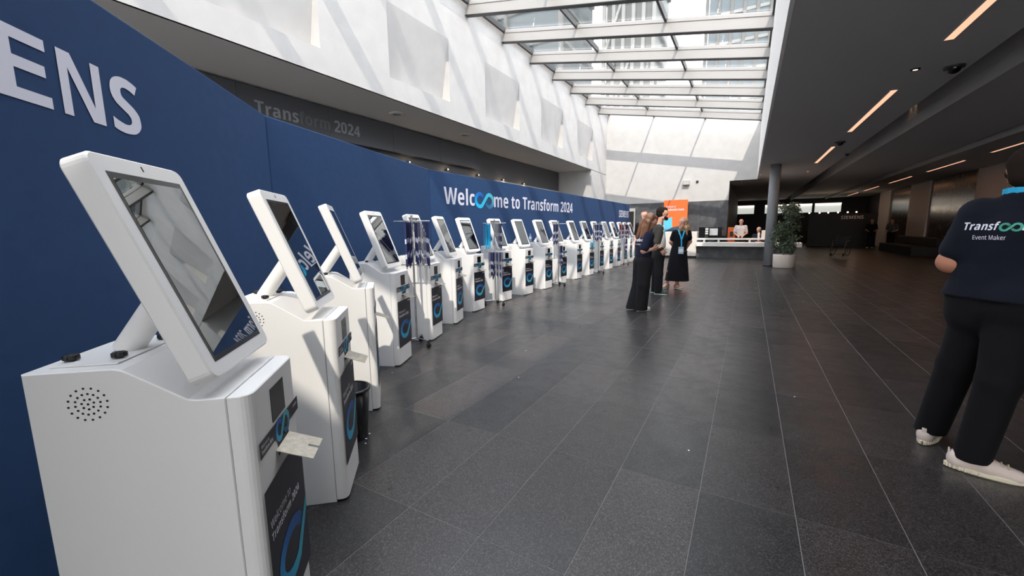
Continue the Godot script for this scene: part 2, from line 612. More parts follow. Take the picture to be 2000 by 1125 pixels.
# ------------------------------------------------------------------ the hall
func floor_tiles():
	var f := struct_node("floor", "dark speckled granite floor of large oblong slabs")
	obj("bed", bx(Vector3(-9.0, -0.3, ZB + 0.3), Vector3(XW + 0.3, -0.0015, ZD - 0.3)), M.grout, f)
	var tx := 0.44
	var tz := 0.88
	var cells := []
	for i in range(-21, 18):
		for j in range(-9, 45):
			var x0 := 0.295 + i * tx
			var z0 := -2.32 - j * tz
			if z0 > ZB or x0 < -8.9 or x0 > XW: continue
			var c := Vector3(x0 + tx / 2, 0, z0 - tz / 2)
			var d := cam_basis.inverse() * (c - EYE)
			var s := 0.0
			if d.z < -0.25:
				var px := 1000.0 + FOCAL * d.x / -d.z
				var py := 562.5 - FOCAL * d.y / -d.z
				if px > -150 and px < 2150 and py < 1350 and py > 430: s = 1.0 / (d.z * d.z)
				if c.x < -4.4 - 0.1 or (c.z > -5.6 and c.x < -2.5 + (c.z + 0.8) * 0.62 - 0.4): s *= 0.02
			cells.append([s, x0, z0, i, j])
	cells.sort_custom(func(a, b): return a[0] > b[0])
	var one := mk()
	box(one, Vector3(0.0016, -0.03, -tz + 0.0016), Vector3(tx - 0.0016, 0, -0.0016), 0.0008)
	one.generate_normals()
	var mesh := one.commit()
	var rest := []
	for k in M.tiles.size(): rest.append(mk())
	for n in cells.size():
		var q: Array = cells[n]
		var v: int = absi(hash(Vector2i(q[3] * 7 + 3, q[4] * 13 + 1))) % 5
		if n < 300:
			var o := obj("slab", mesh, M.tiles[v], f)
			o.position = Vector3(q[1], 0, q[2])
		else:
			box(rest[v], Vector3(q[1] + 0.0016, -0.03, q[2] - tz + 0.0016), Vector3(q[1] + tx - 0.0016, 0, q[2] - 0.0016))
	for v in rest.size():
		var o := obj("slabs_beyond", rest[v], M.tiles[v], f)
		o.set_meta("kind", "stuff")

func roof_y(x: float) -> float:   # underside of the skylight beams, falling to the right
	return lerp(7.02, 5.785, (x - XL) / (XR - XL))

func left_wall():
	var w := struct_node("wall_left", "white upper wall with splayed niches above a deep recess")
	var top := 7.42
	var st := mk()
	var y0 := 4.675
	var y1 := 6.18
	var dep := 0.275
	var zs := []
	var z := 0.63
	while z > ZF + 2.0:
		zs.append(z)
		z -= 3.715
	# zs: near edge of each niche; niche runs 2.06 further
	var cur := ZB
	for a in zs:
		var b: float = a - 2.06
		quad(st, Vector3(XL, HS, cur), Vector3(XL, top, cur), Vector3(XL, top, a), Vector3(XL, HS, a))
		quad(st, Vector3(XL, HS, a), Vector3(XL, y0, a), Vector3(XL, y0, b), Vector3(XL, HS, b))
		quad(st, Vector3(XL, y1, a), Vector3(XL, top, a), Vector3(XL, top, b), Vector3(XL, y1, b))
		cur = b
	quad(st, Vector3(XL, HS, cur), Vector3(XL, top, cur), Vector3(XL, top, ZF), Vector3(XL, HS, ZF))
	quad(st, Vector3(XL, 0, ZE), Vector3(XL, HS, ZE), Vector3(XL, HS, ZF), Vector3(XL, 0, ZF))
	obj("wall_face", st, M.white, w)
	for a in zs:
		var b: float = a - 2.06
		var n := mk()
		quad(n, Vector3(XL - dep, y0, a), Vector3(XL, y1, a), Vector3(XL, y1, b), Vector3(XL - dep, y0, b))
		tri(n, Vector3(XL, y0, b), Vector3(XL - dep, y0, b), Vector3(XL, y1, b))
		tri(n, Vector3(XL, y0, a), Vector3(XL, y1, a), Vector3(XL - dep, y0, a))
		quad(n, Vector3(XL, y0, a), Vector3(XL - dep, y0, a), Vector3(XL - dep, y0, b), Vector3(XL, y0, b))
		obj("niche", n, M.white, w)
	# body of the wall behind, so that it has thickness
	obj("wall_core", bx(Vector3(XL - 0.9, HS + 0.02, ZB), Vector3(XL - 0.6, top + 0.1, ZF)), M.white, w)
	obj("wall_cap", bx(Vector3(XL - 0.9, top, ZB), Vector3(XL - 0.02, top + 0.12, ZF)), M.white, w)
	obj("end_return", bx(Vector3(XB - 0.3, 0, ZE), Vector3(XL - 0.002, HS, ZF)), M.white, w)
	var s := struct_node("ceiling_recess", "pale grey soffit over the recess")
	obj("soffit", bx(Vector3(XB - 0.3, HS, ZB + 0.3), Vector3(XL, HS + 0.02, ZF)), M.soffit, s)
	obj("slab", bx(Vector3(XB - 0.3, HS + 0.021, ZB + 0.3), Vector3(XL - 0.9, HS + 0.4, ZF)), M.soffit, s)
	var r := struct_node("wall_recess", "dark back wall of the recess")
	obj("back", bx(Vector3(XB - 0.3, 0, ZB + 0.3), Vector3(XB, HS, ZE)), M.recess, r)

func far_wall():
	var w := struct_node("wall_far", "white far wall over a dark stone base, open on its right")
	var t := 0.35
	var poly := PackedVector2Array([Vector2(XL - 0.3, 2.656), Vector2(-0.9, 2.656), Vector2(-0.9, HC), Vector2(XR + 0.25, HC), Vector2(XR + 0.25, roof_y(XR) + 0.42), Vector2(XL - 0.3, roof_y(XL) + 0.47)])
	var st := mk()
	extrude(st, poly, ZF - t, ZF)
	obj("upper", st, M.white, w)
	# dark stone cladding in upright panels
	var xs := [XL - 0.3, -5.6, -4.43, -3.26, -2.09, -0.9]
	for i in xs.size() - 1:
		obj("stone_panel", bx(Vector3(xs[i] + 0.003, 0, ZF - t), Vector3(xs[i + 1] - 0.003, 2.65, ZF + 0.02), 0.004), M.stone, w)
	# door beyond the blue partition
	var d := struct_node("door_1", "dark doorway with a pale metal frame")
	var p0 := on_z(1229, 407, ZF + 0.03)
	var p1 := on_z(1241, 407, ZF + 0.03)
	p0.x = p1.x - 0.95
	var h := p1.y
	obj("door_leaf", bx(Vector3(p0.x, 0, ZF + 0.021), Vector3(p1.x - 0.05, h - 0.05, ZF + 0.04)), M.black, d)
	obj("door_head", bx(Vector3(p0.x - 0.06, h - 0.16, ZF + 0.021), Vector3(p1.x, h, ZF + 0.075), 0.004), M.trim_light, d)
	obj("door_jamb", bx(Vector3(p1.x - 0.06, 0, ZF + 0.021), Vector3(p1.x, h - 0.161, ZF + 0.075), 0.004), M.trim_light, d)
	obj("door_jamb", bx(Vector3(p0.x - 0.06, 0, ZF + 0.021), Vector3(p0.x, h - 0.161, ZF + 0.075), 0.004), M.trim_light, d)

func skylight():
	var s := struct_node("window_1", "sloping glass skylight on grey steel beams")
	var zs := []
	for i in range(-6, 7): zs.append(-9.667 - 1.85 * i)
	var x0 := XL
	var x1 := XR
	var ang := atan2(roof_y(x1) - roof_y(x0), x1 - x0)
	var basis := Basis(Vector3(0, 0, 1), ang)
	var len: float = Vector2(x1 - x0, roof_y(x1) - roof_y(x0)).length()
	# local frame: x down the slope, y across it upwards
	var shape := mk()
	box(shape, Vector3(0.01, 0.02, -0.045), Vector3(len - 0.01, 0.36, 0.045), 0.004)
	box(shape, Vector3(0.01, 0.26, 0.046), Vector3(len - 0.01, 0.34, 0.06), 0.003)
	shape.generate_normals()
	var bm := shape.commit()
	var fl := mk()
	box(fl, Vector3(0.01, 0.0, -0.075), Vector3(len - 0.01, 0.019, 0.075), 0.003)
	fl.generate_normals()
	var fm := fl.commit()
	var hgr := mk()
	box(hgr, Vector3(-0.01, -0.09, -0.012), Vector3(0.01, 0.0, 0.012), 0.002)
	hgr.generate_normals()
	var hm := hgr.commit()
	for z in zs:
		var o := obj("beam", bm, M.steel, s)
		o.transform = Transform3D(basis, Vector3(x0, roof_y(x0), z))
		var g := obj("beam_flange", fm, M.dark_steel, s)
		g.transform = Transform3D(basis, Vector3(x0, roof_y(x0), z))
	var edges := [3.7] + zs + [ZF]
	var q := 0.4
	var up := basis * Vector3(0, 1, 0)
	var along := basis * Vector3(1, 0, 0)
	for i in edges.size() - 1:
		var za: float = edges[i] - (0.0 if i == 0 else 0.05)
		var zb: float = edges[i + 1] + (0.0 if i == edges.size() - 2 else 0.05)
		for k in 3:
			var a := len * k / 3.0 + 0.03
			var b := len * (k + 1) / 3.0 - 0.03
			var p := mk()
			box(p, Vector3(a, 0.375, zb), Vector3(b, 0.39, za))
			var o := obj("pane", p, M.glass, s)
			o.transform = Transform3D(basis, Vector3(x0, roof_y(x0), 0))
			var c := obj("stay", hm, M.clip, s)
			c.transform = Transform3D(basis, Vector3(x0, roof_y(x0), 0) + along * ((a + b) / 2) + up * 0.36 + Vector3(0, 0, zb + 0.28))
		for k in [1, 2]:
			var p := mk()
			box(p, Vector3(len * k / 3.0 - 0.03, 0.27, zb), Vector3(len * k / 3.0 + 0.03, 0.4, za), 0.003)
			var o := obj("glazing_bar", p, M.dark_steel, s)
			o.transform = Transform3D(basis, Vector3(x0, roof_y(x0), 0))
	for e in [[0.0, 0.09], [len - 0.09, len]]:
		var p := mk()
		box(p, Vector3(e[0], 0.27, ZF + 0.01), Vector3(e[1], 0.41, 3.7), 0.003)
		var o := obj("edge_frame", p, M.dark_steel, s)
		o.transform = Transform3D(basis, Vector3(x0, roof_y(x0), 0))
	# solid roof from the end of the glass to the wall behind
	var r := struct_node("ceiling_roof", "white roof slab behind the skylight")
	var p := mk()
	box(p, Vector3(-0.9, 0.2, 3.7), Vector3(len + 0.3, 0.5, ZB + 0.3))
	var o := obj("slab", p, M.white, r)
	o.transform = Transform3D(basis, Vector3(x0, roof_y(x0), 0))

func dark_hall():
	# white upstand between skylight and dark ceiling
	var f := struct_node("trim_1", "pale upstand along the edge of the skylight")
	obj("board", bx(Vector3(XR, HC, ZB + 0.3), Vector3(XR + 0.04, 6.3, ZF + 0.001)), M.fascia, f)
	var c := struct_node("ceiling", "flat charcoal ceiling with long dark slots")
	var zz := ZD - 0.3
	for e in [[XR + 0.041, 2.46], [2.88, 4.95], [5.14, XW + 0.3]]:
		obj("ceiling_panel", bx(Vector3(e[0], HC, ZB + 0.3), Vector3(e[1], HC + 0.6, ZF)), M.ceiling, c)
	for e in [[-0.9, 2.46], [2.88, 4.95], [5.14, XW + 0.3]]:
		obj("ceiling_panel", bx(Vector3(e[0], HC, ZF - 0.001), Vector3(e[1], HC + 0.6, zz)), M.ceiling, c)
	for e in [[2.46, 2.88], [4.95, 5.14]]:
		obj("slot", bx(Vector3(e[0], HC + 0.55, ZB + 0.3), Vector3(e[1], HC + 0.6, zz)), M.ceiling, c)
		obj("slot_side", bx(Vector3(e[0], HC + 0.02, ZB + 0.3), Vector3(e[0] + 0.01, HC + 0.55, zz)), M.ceiling, c)
		obj("slot_side", bx(Vector3(e[1] - 0.01, HC + 0.12, ZB + 0.3), Vector3(e[1], HC + 0.55, zz)), M.ceiling, c)
		obj("slot_end", bx(Vector3(e[0] - 0.05, HC - 0.02, zz), Vector3(e[1] + 0.05, HC + 0.8, zz - 0.1)), M.ceiling, c)
		obj("slot_lip", bx(Vector3(e[1] - 0.02, HC - 0.1, ZB + 0.3), Vector3(e[1] + 0.02, HC + 0.12, zz), 0.004), M.trim, c)
	obj("roof_slab", bx(Vector3(XR + 0.041, HC + 0.601, ZB + 0.3), Vector3(XW + 0.3, HC + 0.8, ZF)), M.ceiling, c)
	obj("roof_slab", bx(Vector3(-1.3, HC + 0.601, ZF - 0.001), Vector3(XW + 0.3, HC + 0.8, zz)), M.ceiling, c)
	# right wall: pale piers between smoky bronze panels
	var w := struct_node("wall_right", "taupe piers and smoky dark panels along the right wall")
	obj("core", bx(Vector3(XW, 0, ZB + 0.3), Vector3(XW + 0.3, HC, zz)), M.dark_wall, w)
	var edges := [1700, 1718, 1739, 1777, 1814, 1856, 1905, 1966]
	var kinds := ["bronze", "taupe", "bronze", "taupe", "bronze", "bronze", "taupe"]
	for i in kinds.size():
		var a := on_x(edges[i], 430.0, XW).z
		var b := on_x(edges[i + 1], 430.0, XW).z
		var dx := 0.05 if kinds[i] == "bronze" else 0.12
		obj("pier" if kinds[i] == "taupe" else "dark_panel", bx(Vector3(XW - dx, 0, a), Vector3(XW - 0.001, HC, b), 0.01), M[kinds[i]], w)
	# deep end
	var d := struct_node("wall_deep", "dark end wall with a strip of bright high windows")
	var y0 := on_z(1540, 416, ZD).y
	var y1 := on_z(1540, 399, ZD).y
	obj("lower", bx(Vector3(-1.3, 0, ZD), Vector3(XW, y0, ZD - 0.3)), M.dark_wall, d)
	obj("upper", bx(Vector3(-1.3, y1, ZD), Vector3(XW, HC, ZD - 0.3)), M.dark_wall, d)
	var n := 2
	var wx := [[1440, 1473], [1494, 1532], [1534, 1586], [1591, 1643]]
	var last := -1.3
	for e in wx:
		var xa := on_z(e[0], 408, ZD).x
		var xb := on_z(e[1], 408, ZD).x
		obj("mullion", bx(Vector3(last, y0, ZD), Vector3(xa, y1, ZD - 0.3)), M.dark_wall, d)
		last = xb
		var win := struct_node("window_%d" % n, "bright high window at the deep end of the hall")
		n += 1
		obj("pane", bx(Vector3(xa, y0, ZD - 0.12), Vector3(xb, y1, ZD - 0.16)), M.window_glow, win)
		obj("bright_top_line", bx(Vector3(xa, y1 - 0.12, ZD - 0.02), Vector3(xb, y1 - 0.001, ZD - 0.08), 0.01), M.top_line_glow, win)  # glowing bar that paints the brighter top line of the window
	obj("mullion", bx(Vector3(last, y0, ZD), Vector3(XW, y1, ZD - 0.3)), M.dark_wall, d)
	var l := struct_node("wall_inner", "dark side wall beyond the opening")
	obj("side", bx(Vector3(-1.3, 0, ZF - 0.351), Vector3(-0.9, HC, ZD)), M.dark_wall, l)
	glass_front()

# glazed entrance front behind the viewpoint, paving outside it: the daylight on the near faces comes from here
func glass_front():
	var b := struct_node("wall_back", "wall over the glazed entrance front behind the viewpoint")
	obj("left_part", bx(Vector3(XB - 0.3, 5.6, ZB), Vector3(XR + 0.25, 7.8, ZB + 0.3)), M.soffit, b)
	obj("left_end", bx(Vector3(XB - 0.3, 0, ZB), Vector3(XB + 0.3, 5.6, ZB + 0.3)), M.soffit, b)
	obj("right_part", bx(Vector3(XR + 0.25, HC - 0.05, ZB), Vector3(XW + 0.3, HC + 0.8, ZB + 0.3)), M.soffit, b)
	var g := struct_node("window_9", "glazed entrance front behind the viewpoint")
	for e in [[XB + 0.3, XR + 0.2, 5.6, 5], [XR + 0.3, XW, HC - 0.05, 4]]:
		var n: int = e[3]
		for i in n:
			var x0: float = lerp(float(e[0]), float(e[1]), float(i) / n)
			var x1: float = lerp(float(e[0]), float(e[1]), float(i + 1) / n)
			obj("pane", bx(Vector3(x0 + 0.04, 0.08, ZB + 0.14), Vector3(x1 - 0.04, e[2], ZB + 0.155)), M.glass, g)
			obj("upright", bx(Vector3(x0 - 0.04, 0, ZB + 0.08), Vector3(x0 + 0.04, e[2], ZB + 0.22), 0.004), M.dark_steel, g)
		obj("sill", bx(Vector3(e[0], 0, ZB + 0.1), Vector3(e[1], 0.08, ZB + 0.2)), M.dark_steel, g)
	var gr := struct_node("ground_outside", "pale paving outside the entrance front")
	obj("paving", bx(Vector3(-40, -0.3, ZB + 0.31), Vector3(40, -0.01, ZB + 60.0)), M.paving, gr)

# ------------------------------------------------------------------ blue partition
const LOGO_COLS := [Color(0.010, 0.085, 0.36), Color(0.004, 0.19, 0.66), Color(0.0, 0.50, 0.93), Color(0.03, 0.56, 0.80), Color(0.10, 0.50, 0.55), Color(0.035, 0.20, 0.38), Color(0.02, 0.10, 0.26)]
const POSTER_COLS := [Color(0.019, 0.072, 0.224), Color(0.019, 0.144, 0.448), Color(0.019, 0.352, 0.672), Color(0.048, 0.400, 0.544), Color(0.096, 0.384, 0.400), Color(0.032, 0.160, 0.272), Color(0.024, 0.096, 0.208)]
func blue_partition():
	var t := thing("display_partition", "long navy blue fabric display wall folding in behind the row of kiosks", "partition")
	var p1 := Vector3(-3.83, 0, -2.26)
	var p2 := Vector3(-4.87, 0, -5.65)
	var w1 := Vector3(-0.645, 0, -0.764).normalized()
	var p0 := p1 - w1 * 4.6
	var runs := [[p0, p1], [p1, p2], [p2, Vector3(-4.87, 0, -12.55)], [Vector3(-4.87, 0, -12.55), Vector3(-4.87, 0, -19.62)]]
	for r in runs:
		var d: Vector3 = (r[1] - r[0]).normalized()
		var b := Basis(d, Vector3.UP, d.cross(Vector3.UP))
		var st := mk()
		box(st, Vector3(0.003, 0.0, -0.09), Vector3(r[0].distance_to(r[1]) - 0.003, WALL_H, 0.0), 0.006)
		var o := obj("fabric_panel", st, M.navy, t)
		o.transform = Transform3D(b, r[0])
	var b1 := Basis(w1, Vector3.UP, w1.cross(Vector3.UP))
	for e in [["S", -3.36, -3.16], ["I", -3.105, -3.045], ["E", -2.985, -2.8], ["M", -2.745, -2.475], ["E", -2.415, -2.195], ["N", -2.145, -1.928], ["S", -1.878, -1.69]]:
		lettering(t, "white_letter", e[0], M.letter, Transform3D(b1, p1 + b1 * Vector3(e[1], 1.935 if e[0] != "S" else 1.931, 0.003)), e[2] - e[1], 0.254 if e[0] != "S" else 0.262)
	var b3 := Basis(Vector3(0, 0, -1), Vector3.UP, Vector3(1, 0, 0))
	lettering(t, "white_lettering", "Welc", M.letter, Transform3D(b3, Vector3(-4.866, 1.905, -6.03)), 0.98, 0.33)
	lettering(t, "white_lettering", "me to Transform 2024", M.letter, Transform3D(b3, Vector3(-4.866, 1.905, -7.74)), 4.66, 0.325)
	lettering(t, "white_lettering", "SIEMENS", M.letter, Transform3D(b3, Vector3(-4.866, 1.875, -17.82)), 1.6, 0.3)
	var st := mk()
	ribbon(st, Vector2.ZERO, 0.345, 0.148, 0.082, Transform3D(b3, Vector3(-4.866, 2.035, -7.375)), LOGO_COLS)
	tag(obj("looped_logo", st, M.print, t), "blue to teal looped ribbon logo")

# ------------------------------------------------------------------ kiosk
func make_kiosk() -> Node3D:
	var t := Node3D.new()
	var side := Transform3D(Basis(Vector3(0, 0, 1), Vector3(0, 1, 0), Vector3(-1, 0, 0)), Vector3.ZERO)  # profile x -> z, sweep -> -x
	var prof := PackedVector2Array([Vector2(-0.5, 0), Vector2(-0.061, 0), Vector2(-0.061, 1.004), Vector2(-0.128, 1.004), Vector2(-0.15, 1.008), Vector2(-0.275, 1.092), Vector2(-0.29, 1.101), Vector2(-0.31, 1.106), Vector2(-0.5, 1.107)])
	var st := mk()
	extrude(st, prof, -0.19, 0.19, side, 0.003)
	obj("cabinet", st, M.kiosk, t)
	st = mk()
	box(st, Vector3(-0.186, 0.006, -0.061), Vector3(0.186, 0.998, -0.058))
	obj("seam", st, M.kiosk_gap, t)
	# front door with rounded upright edges
	var up := Transform3D(Basis(Vector3(1, 0, 0), Vector3(0, 0, -1), Vector3(0, 1, 0)), Vector3(0, 0, 0))
	var dp := PackedVector2Array([Vector2(-0.19, 0.0585), Vector2(0.19, 0.0585)])
	for i in 7:
		var a := deg_to_rad(90.0 * i / 6.0)
		dp.append(Vector2(0.155 + 0.035 * cos(a), 0.035 - 0.035 * sin(a)))
	for i in 7:
		var a := deg_to_rad(90.0 + 90.0 * i / 6.0)
		dp.append(Vector2(-0.155 + 0.035 * cos(a), 0.035 - 0.035 * sin(a)))
	st = mk()
	extrude(st, dp, 0.012, 1.004, up, 0.003)
	var door := obj("door", st, M.kiosk, t)
	# plinth gap under the door
	obj("foot", bx(Vector3(-0.17, 0, -0.055), Vector3(0.17, 0.012, -0.02)), M.kiosk_gap, t)
	# door fittings
	var slot := obj("viewing_slot", bx(Vector3(-0.054, 0.858, -0.001), Vector3(0.064, 0.966, 0.0015)), M.black_gloss, door)
	obj("outlet", bx(Vector3(-0.03, 0.735, -0.001), Vector3(0.075, 0.8, 0.001)), M.kiosk_gap, door)
	obj("strip_label", bx(Vector3(-0.172, 0.8, 0.0015), Vector3(0.186, 0.848, 0.003)), M.poster, door)
	lettering(door, "strip_lettering", "Welcome to", M.poster_ink, Transform3D(Basis(), Vector3(-0.163, 0.828, 0.0036)), 0.062, 0.011, false)
	lettering(door, "strip_lettering", "Transform 2024", M.poster_ink, Transform3D(Basis(), Vector3(-0.163, 0.81, 0.0036)), 0.088, 0.012)
	lettering(door, "strip_lettering", "SIEMENS", M.poster_ink, Transform3D(Basis(), Vector3(0.13, 0.826, 0.0036)), 0.042, 0.009)
	st = mk()
	ribbon(st, Vector2(0.02, 0.815), 0.062, 0.034, 0.019, Transform3D(Basis(), Vector3(0, 0, 0.0036)), POSTER_COLS)
	obj("strip_logo", st, M.print, door)
	st = mk()
	quad(st, Vector3(-0.172, 0.195, 0.002), Vector3(-0.172, 0.695, 0.002), Vector3(0.186, 0.695, 0.002), Vector3(0.186, 0.195, 0.002))
	var poster := obj("poster", st, M.poster, t)
	lettering(poster, "poster_lettering", "Welcome to", M.poster_ink, Transform3D(Basis(), Vector3(-0.152, 0.562, 0.003)), 0.185, 0.03, false)
	lettering(poster, "poster_lettering", "Transform 2024", M.poster_ink, Transform3D(Basis(), Vector3(-0.152, 0.52, 0.003)), 0.27, 0.03)
	lettering(poster, "poster_lettering", "SIEMENS", M.poster_ink, Transform3D(Basis(), Vector3(0.105, 0.664, 0.003)), 0.07, 0.014)
	st = mk()
	ribbon(st, Vector2(0.15, 0.372), 0.27, 0.092, 0.046, Transform3D(Basis(), Vector3(0, 0, 0.003)), POSTER_COLS, 0.185)
	obj("poster_logo", st, M.print, poster)
	# bent metal tray
	st = mk()
	var tp := PackedVector2Array([Vector2(-0.05, 0), Vector2(0.08, 0), Vector2(0.08, 0.114), Vector2(0.028, 0.114), Vector2(0.028, 0.08), Vector2(0.016, 0.08), Vector2(0.016, 0.114), Vector2(-0.05, 0.114)])
	var sl := Transform3D(Basis(Vector3(1, 0, 0), Vector3(0, -0.36, 0.933).normalized(), Vector3(1, 0, 0).cross(Vector3(0, -0.36, 0.933).normalized())), Vector3(0, 0.762, 0.0))
	extrude(st, tp, -0.0012, 0.0012, sl)
	tag(obj("tray", st, M.tray, t), "bent bare metal tray")
	# loudspeaker holes on the side
	for s in [-1.0, 1.0]:
		st = mk()
		var rings := [[0.0, 1], [0.0135, 7], [0.0275, 14], [0.0425, 16]]
		for r in rings:
			for k in r[1]:
				var a: float = TAU * (k + 0.3) / r[1]
				var c := Vector3(s * 0.1906, 1.018 + sin(a) * r[0], -0.371 + cos(a) * r[0])
				disc(st, c, Vector3(s, 0, 0), 0.0031, 8)
		obj("speaker_holes", st, M.black, t).set_meta("kind", "stuff")
	# monitor, leaning back
	var ang := deg_to_rad(20.5)
	var nrm := Vector3(0, sin(ang), cos(ang))
	var vup := Vector3(0, cos(ang), -sin(ang))
	var mt := Transform3D(Basis(Vector3(1, 0, 0), vup, nrm), Vector3(0, 1.353, -0.184))
	st = mk()
	extrude(st, round_rect(0.4, 0.632, 0.03, 5), -0.062, 0.0, mt, 0.005)
	var mon := obj("monitor", st, M.kiosk, t)
	st = mk()
	extrude(st, PackedVector2Array([Vector2(-0.16, -0.273), Vector2(0.16, -0.273), Vector2(0.16, 0.267), Vector2(-0.16, 0.267)]), 0.0002, 0.0008, mt)
	obj("screen_border", st, M.screen_edge, mon)
	st = mk()
	extrude(st, PackedVector2Array([Vector2(-0.148, -0.258), Vector2(0.148, -0.258), Vector2(0.148, 0.25), Vector2(-0.148, 0.25)]), 0.0008, 0.0014, mt)
	tag(obj("screen", st, M.screen, mon), "dark glossy screen")
	st = mk()
	box(st, Vector3(-0.0025, 0.285, 0.0), Vector3(0.0025, 0.3, 0.001), 0.0, mt)
	obj("camera_slit", st, M.black, mon)
	# arm and its plate
	st = mk()
	tube(st, [Vector3(0, 1.11, -0.385), Vector3(0, 1.335, -0.225)], 0.036, 16)
	var arm := obj("arm", st, M.kiosk, t)
	obj("arm_plate", bx(Vector3(-0.15, 1.107, -0.47), Vector3(0.15, 1.111, -0.32), 0.002), M.kiosk, arm)
	var kn := mk()
	for k in 5:
		var a := TAU * k / 5.0
		lathe(kn, [[0.0, 0], [0.009, 0], [0.009, 0.012], [0.0, 0.014]], 6, Transform3D(Basis(), Vector3(cos(a) * 0.009, 0.004, sin(a) * 0.009)))
	lathe(kn, [[0.009, 0], [0.009, 0.018], [0.0, 0.019]], 10)
	kn.generate_normals()
	var km := kn.commit()
	for p in [Vector3(-0.1, 1.111, -0.455), Vector3(-0.1, 1.111, -0.345), Vector3(0.1, 1.111, -0.455), Vector3(0.1, 1.111, -0.345)]:
		var o := obj("knob", km, M.black, arm)
		o.position = p
	return t

const KIOSKS := [[-1.288, -0.712, 42.0], [-1.916, -1.46, 41.5], [-2.65, -2.335, 47.0], [-3.215, -3.229, 23.0], [-3.565, -4.19, 18.5], [-3.877, -5.108, 20.5], [-4.096, -5.982, 3.0], [-4.165, -7.07, -3.0], [-4.127, -7.975, -2.0], [-4.112, -8.965, -3.0], [-4.132, -9.945, -2.0], [-4.123, -11.09, -3.0], [-4.115, -12.12, -3.0], [-4.14, -13.2, -3.0], [-4.11, -14.18, -3.5], [-4.13, -15.24, -2.0], [-4.155, -16.34, -2.0], [-4.17, -17.23, 0.0], [-4.2, -18.15, 0.0]]
const KLABEL := {0: "white touch screen kiosk, first of the row, under the big cut off lettering", 1: "white touch screen kiosk, second of the row, with a bin behind it", 2: "white touch screen kiosk turned so its screen shows edge on, third of the row", 3: "white touch screen kiosk standing just before the first lanyard rack", 4: "white touch screen kiosk hidden behind the lanyard rack holding only navy lanyards at the top", 5: "white touch screen kiosk right after the first lanyard rack", 6: "white touch screen kiosk just before the rack with cyan lanyards", 7: "white touch screen kiosk behind the rack with cyan lanyards", 8: "white touch screen kiosk right after the rack with cyan lanyards", 9: "white touch screen kiosk with a water bottle on its top", 10: "white touch screen kiosk behind the third lanyard rack along the row", 12: "white touch screen kiosk with cyan lanyards over its front edge", 18: "white touch screen kiosk, last of the row, beside the doorway"}
func kiosks():
	var proto := make_kiosk()
	for i in KIOSKS.size():
		var k: Array = KIOSKS[i]
		var o: Node3D = proto if i == KIOSKS.size() - 1 else proto.duplicate()
		o.name = numbered("self_service_kiosk")
		add_child(o)
		o.position = Vector3(k[0], 0, k[1])
		o.rotation.y = deg_to_rad(90.0 + k[2])
		var lab: String = KLABEL.get(i, "white touch screen kiosk in the far part of the row, nothing on it")
		if i == 11: lab = "white touch screen kiosk just after the third lanyard rack along the row"
		if i == 13: lab = "white touch screen kiosk behind the fourth lanyard rack along the row"
		tag(o, lab, "kiosk", "touch screen kiosks along the blue wall")

# ------------------------------------------------------------------ lanyards on racks
var strap_cache := {}
func lanyard(kind: String, at: Vector3, turn: float, length: float, label: String, group: String):
	var t := thing("lanyard", label, "lanyard", at, turn, group)
	var key := "%s%.2f" % [kind, length]
	if not strap_cache.has(key):
		var a := mk()
		var b := mk()
		var c := mk()
		for s in [-1.0, 1.0]:
			box(a, Vector3(-0.011, -length, s * 0.008 - 0.0012), Vector3(0.011, 0, s * 0.008 + 0.0012))
			for q in [0.38, 0.72]:
				box(b, Vector3(-0.0085, -length * q - 0.055, s * 0.008 - 0.0018), Vector3(0.0085, -length * q, s * 0.008 + 0.0018))
		box(c, Vector3(-0.007, -length - 0.03, -0.003), Vector3(0.007, -length, 0.003), 0.001)
		for m in [a, b, c]: m.generate_normals()
		strap_cache[key] = [a.commit(), b.commit(), c.commit()]
	var q: Array = strap_cache[key]
	obj("strap", q[0], M.lan_cyan if kind == "cyan" else M.lan_navy, t)
	if kind != "cyan": obj("white_print", q[1], M.lan_white, t)
	obj("clip", q[2], M.chrome, t)

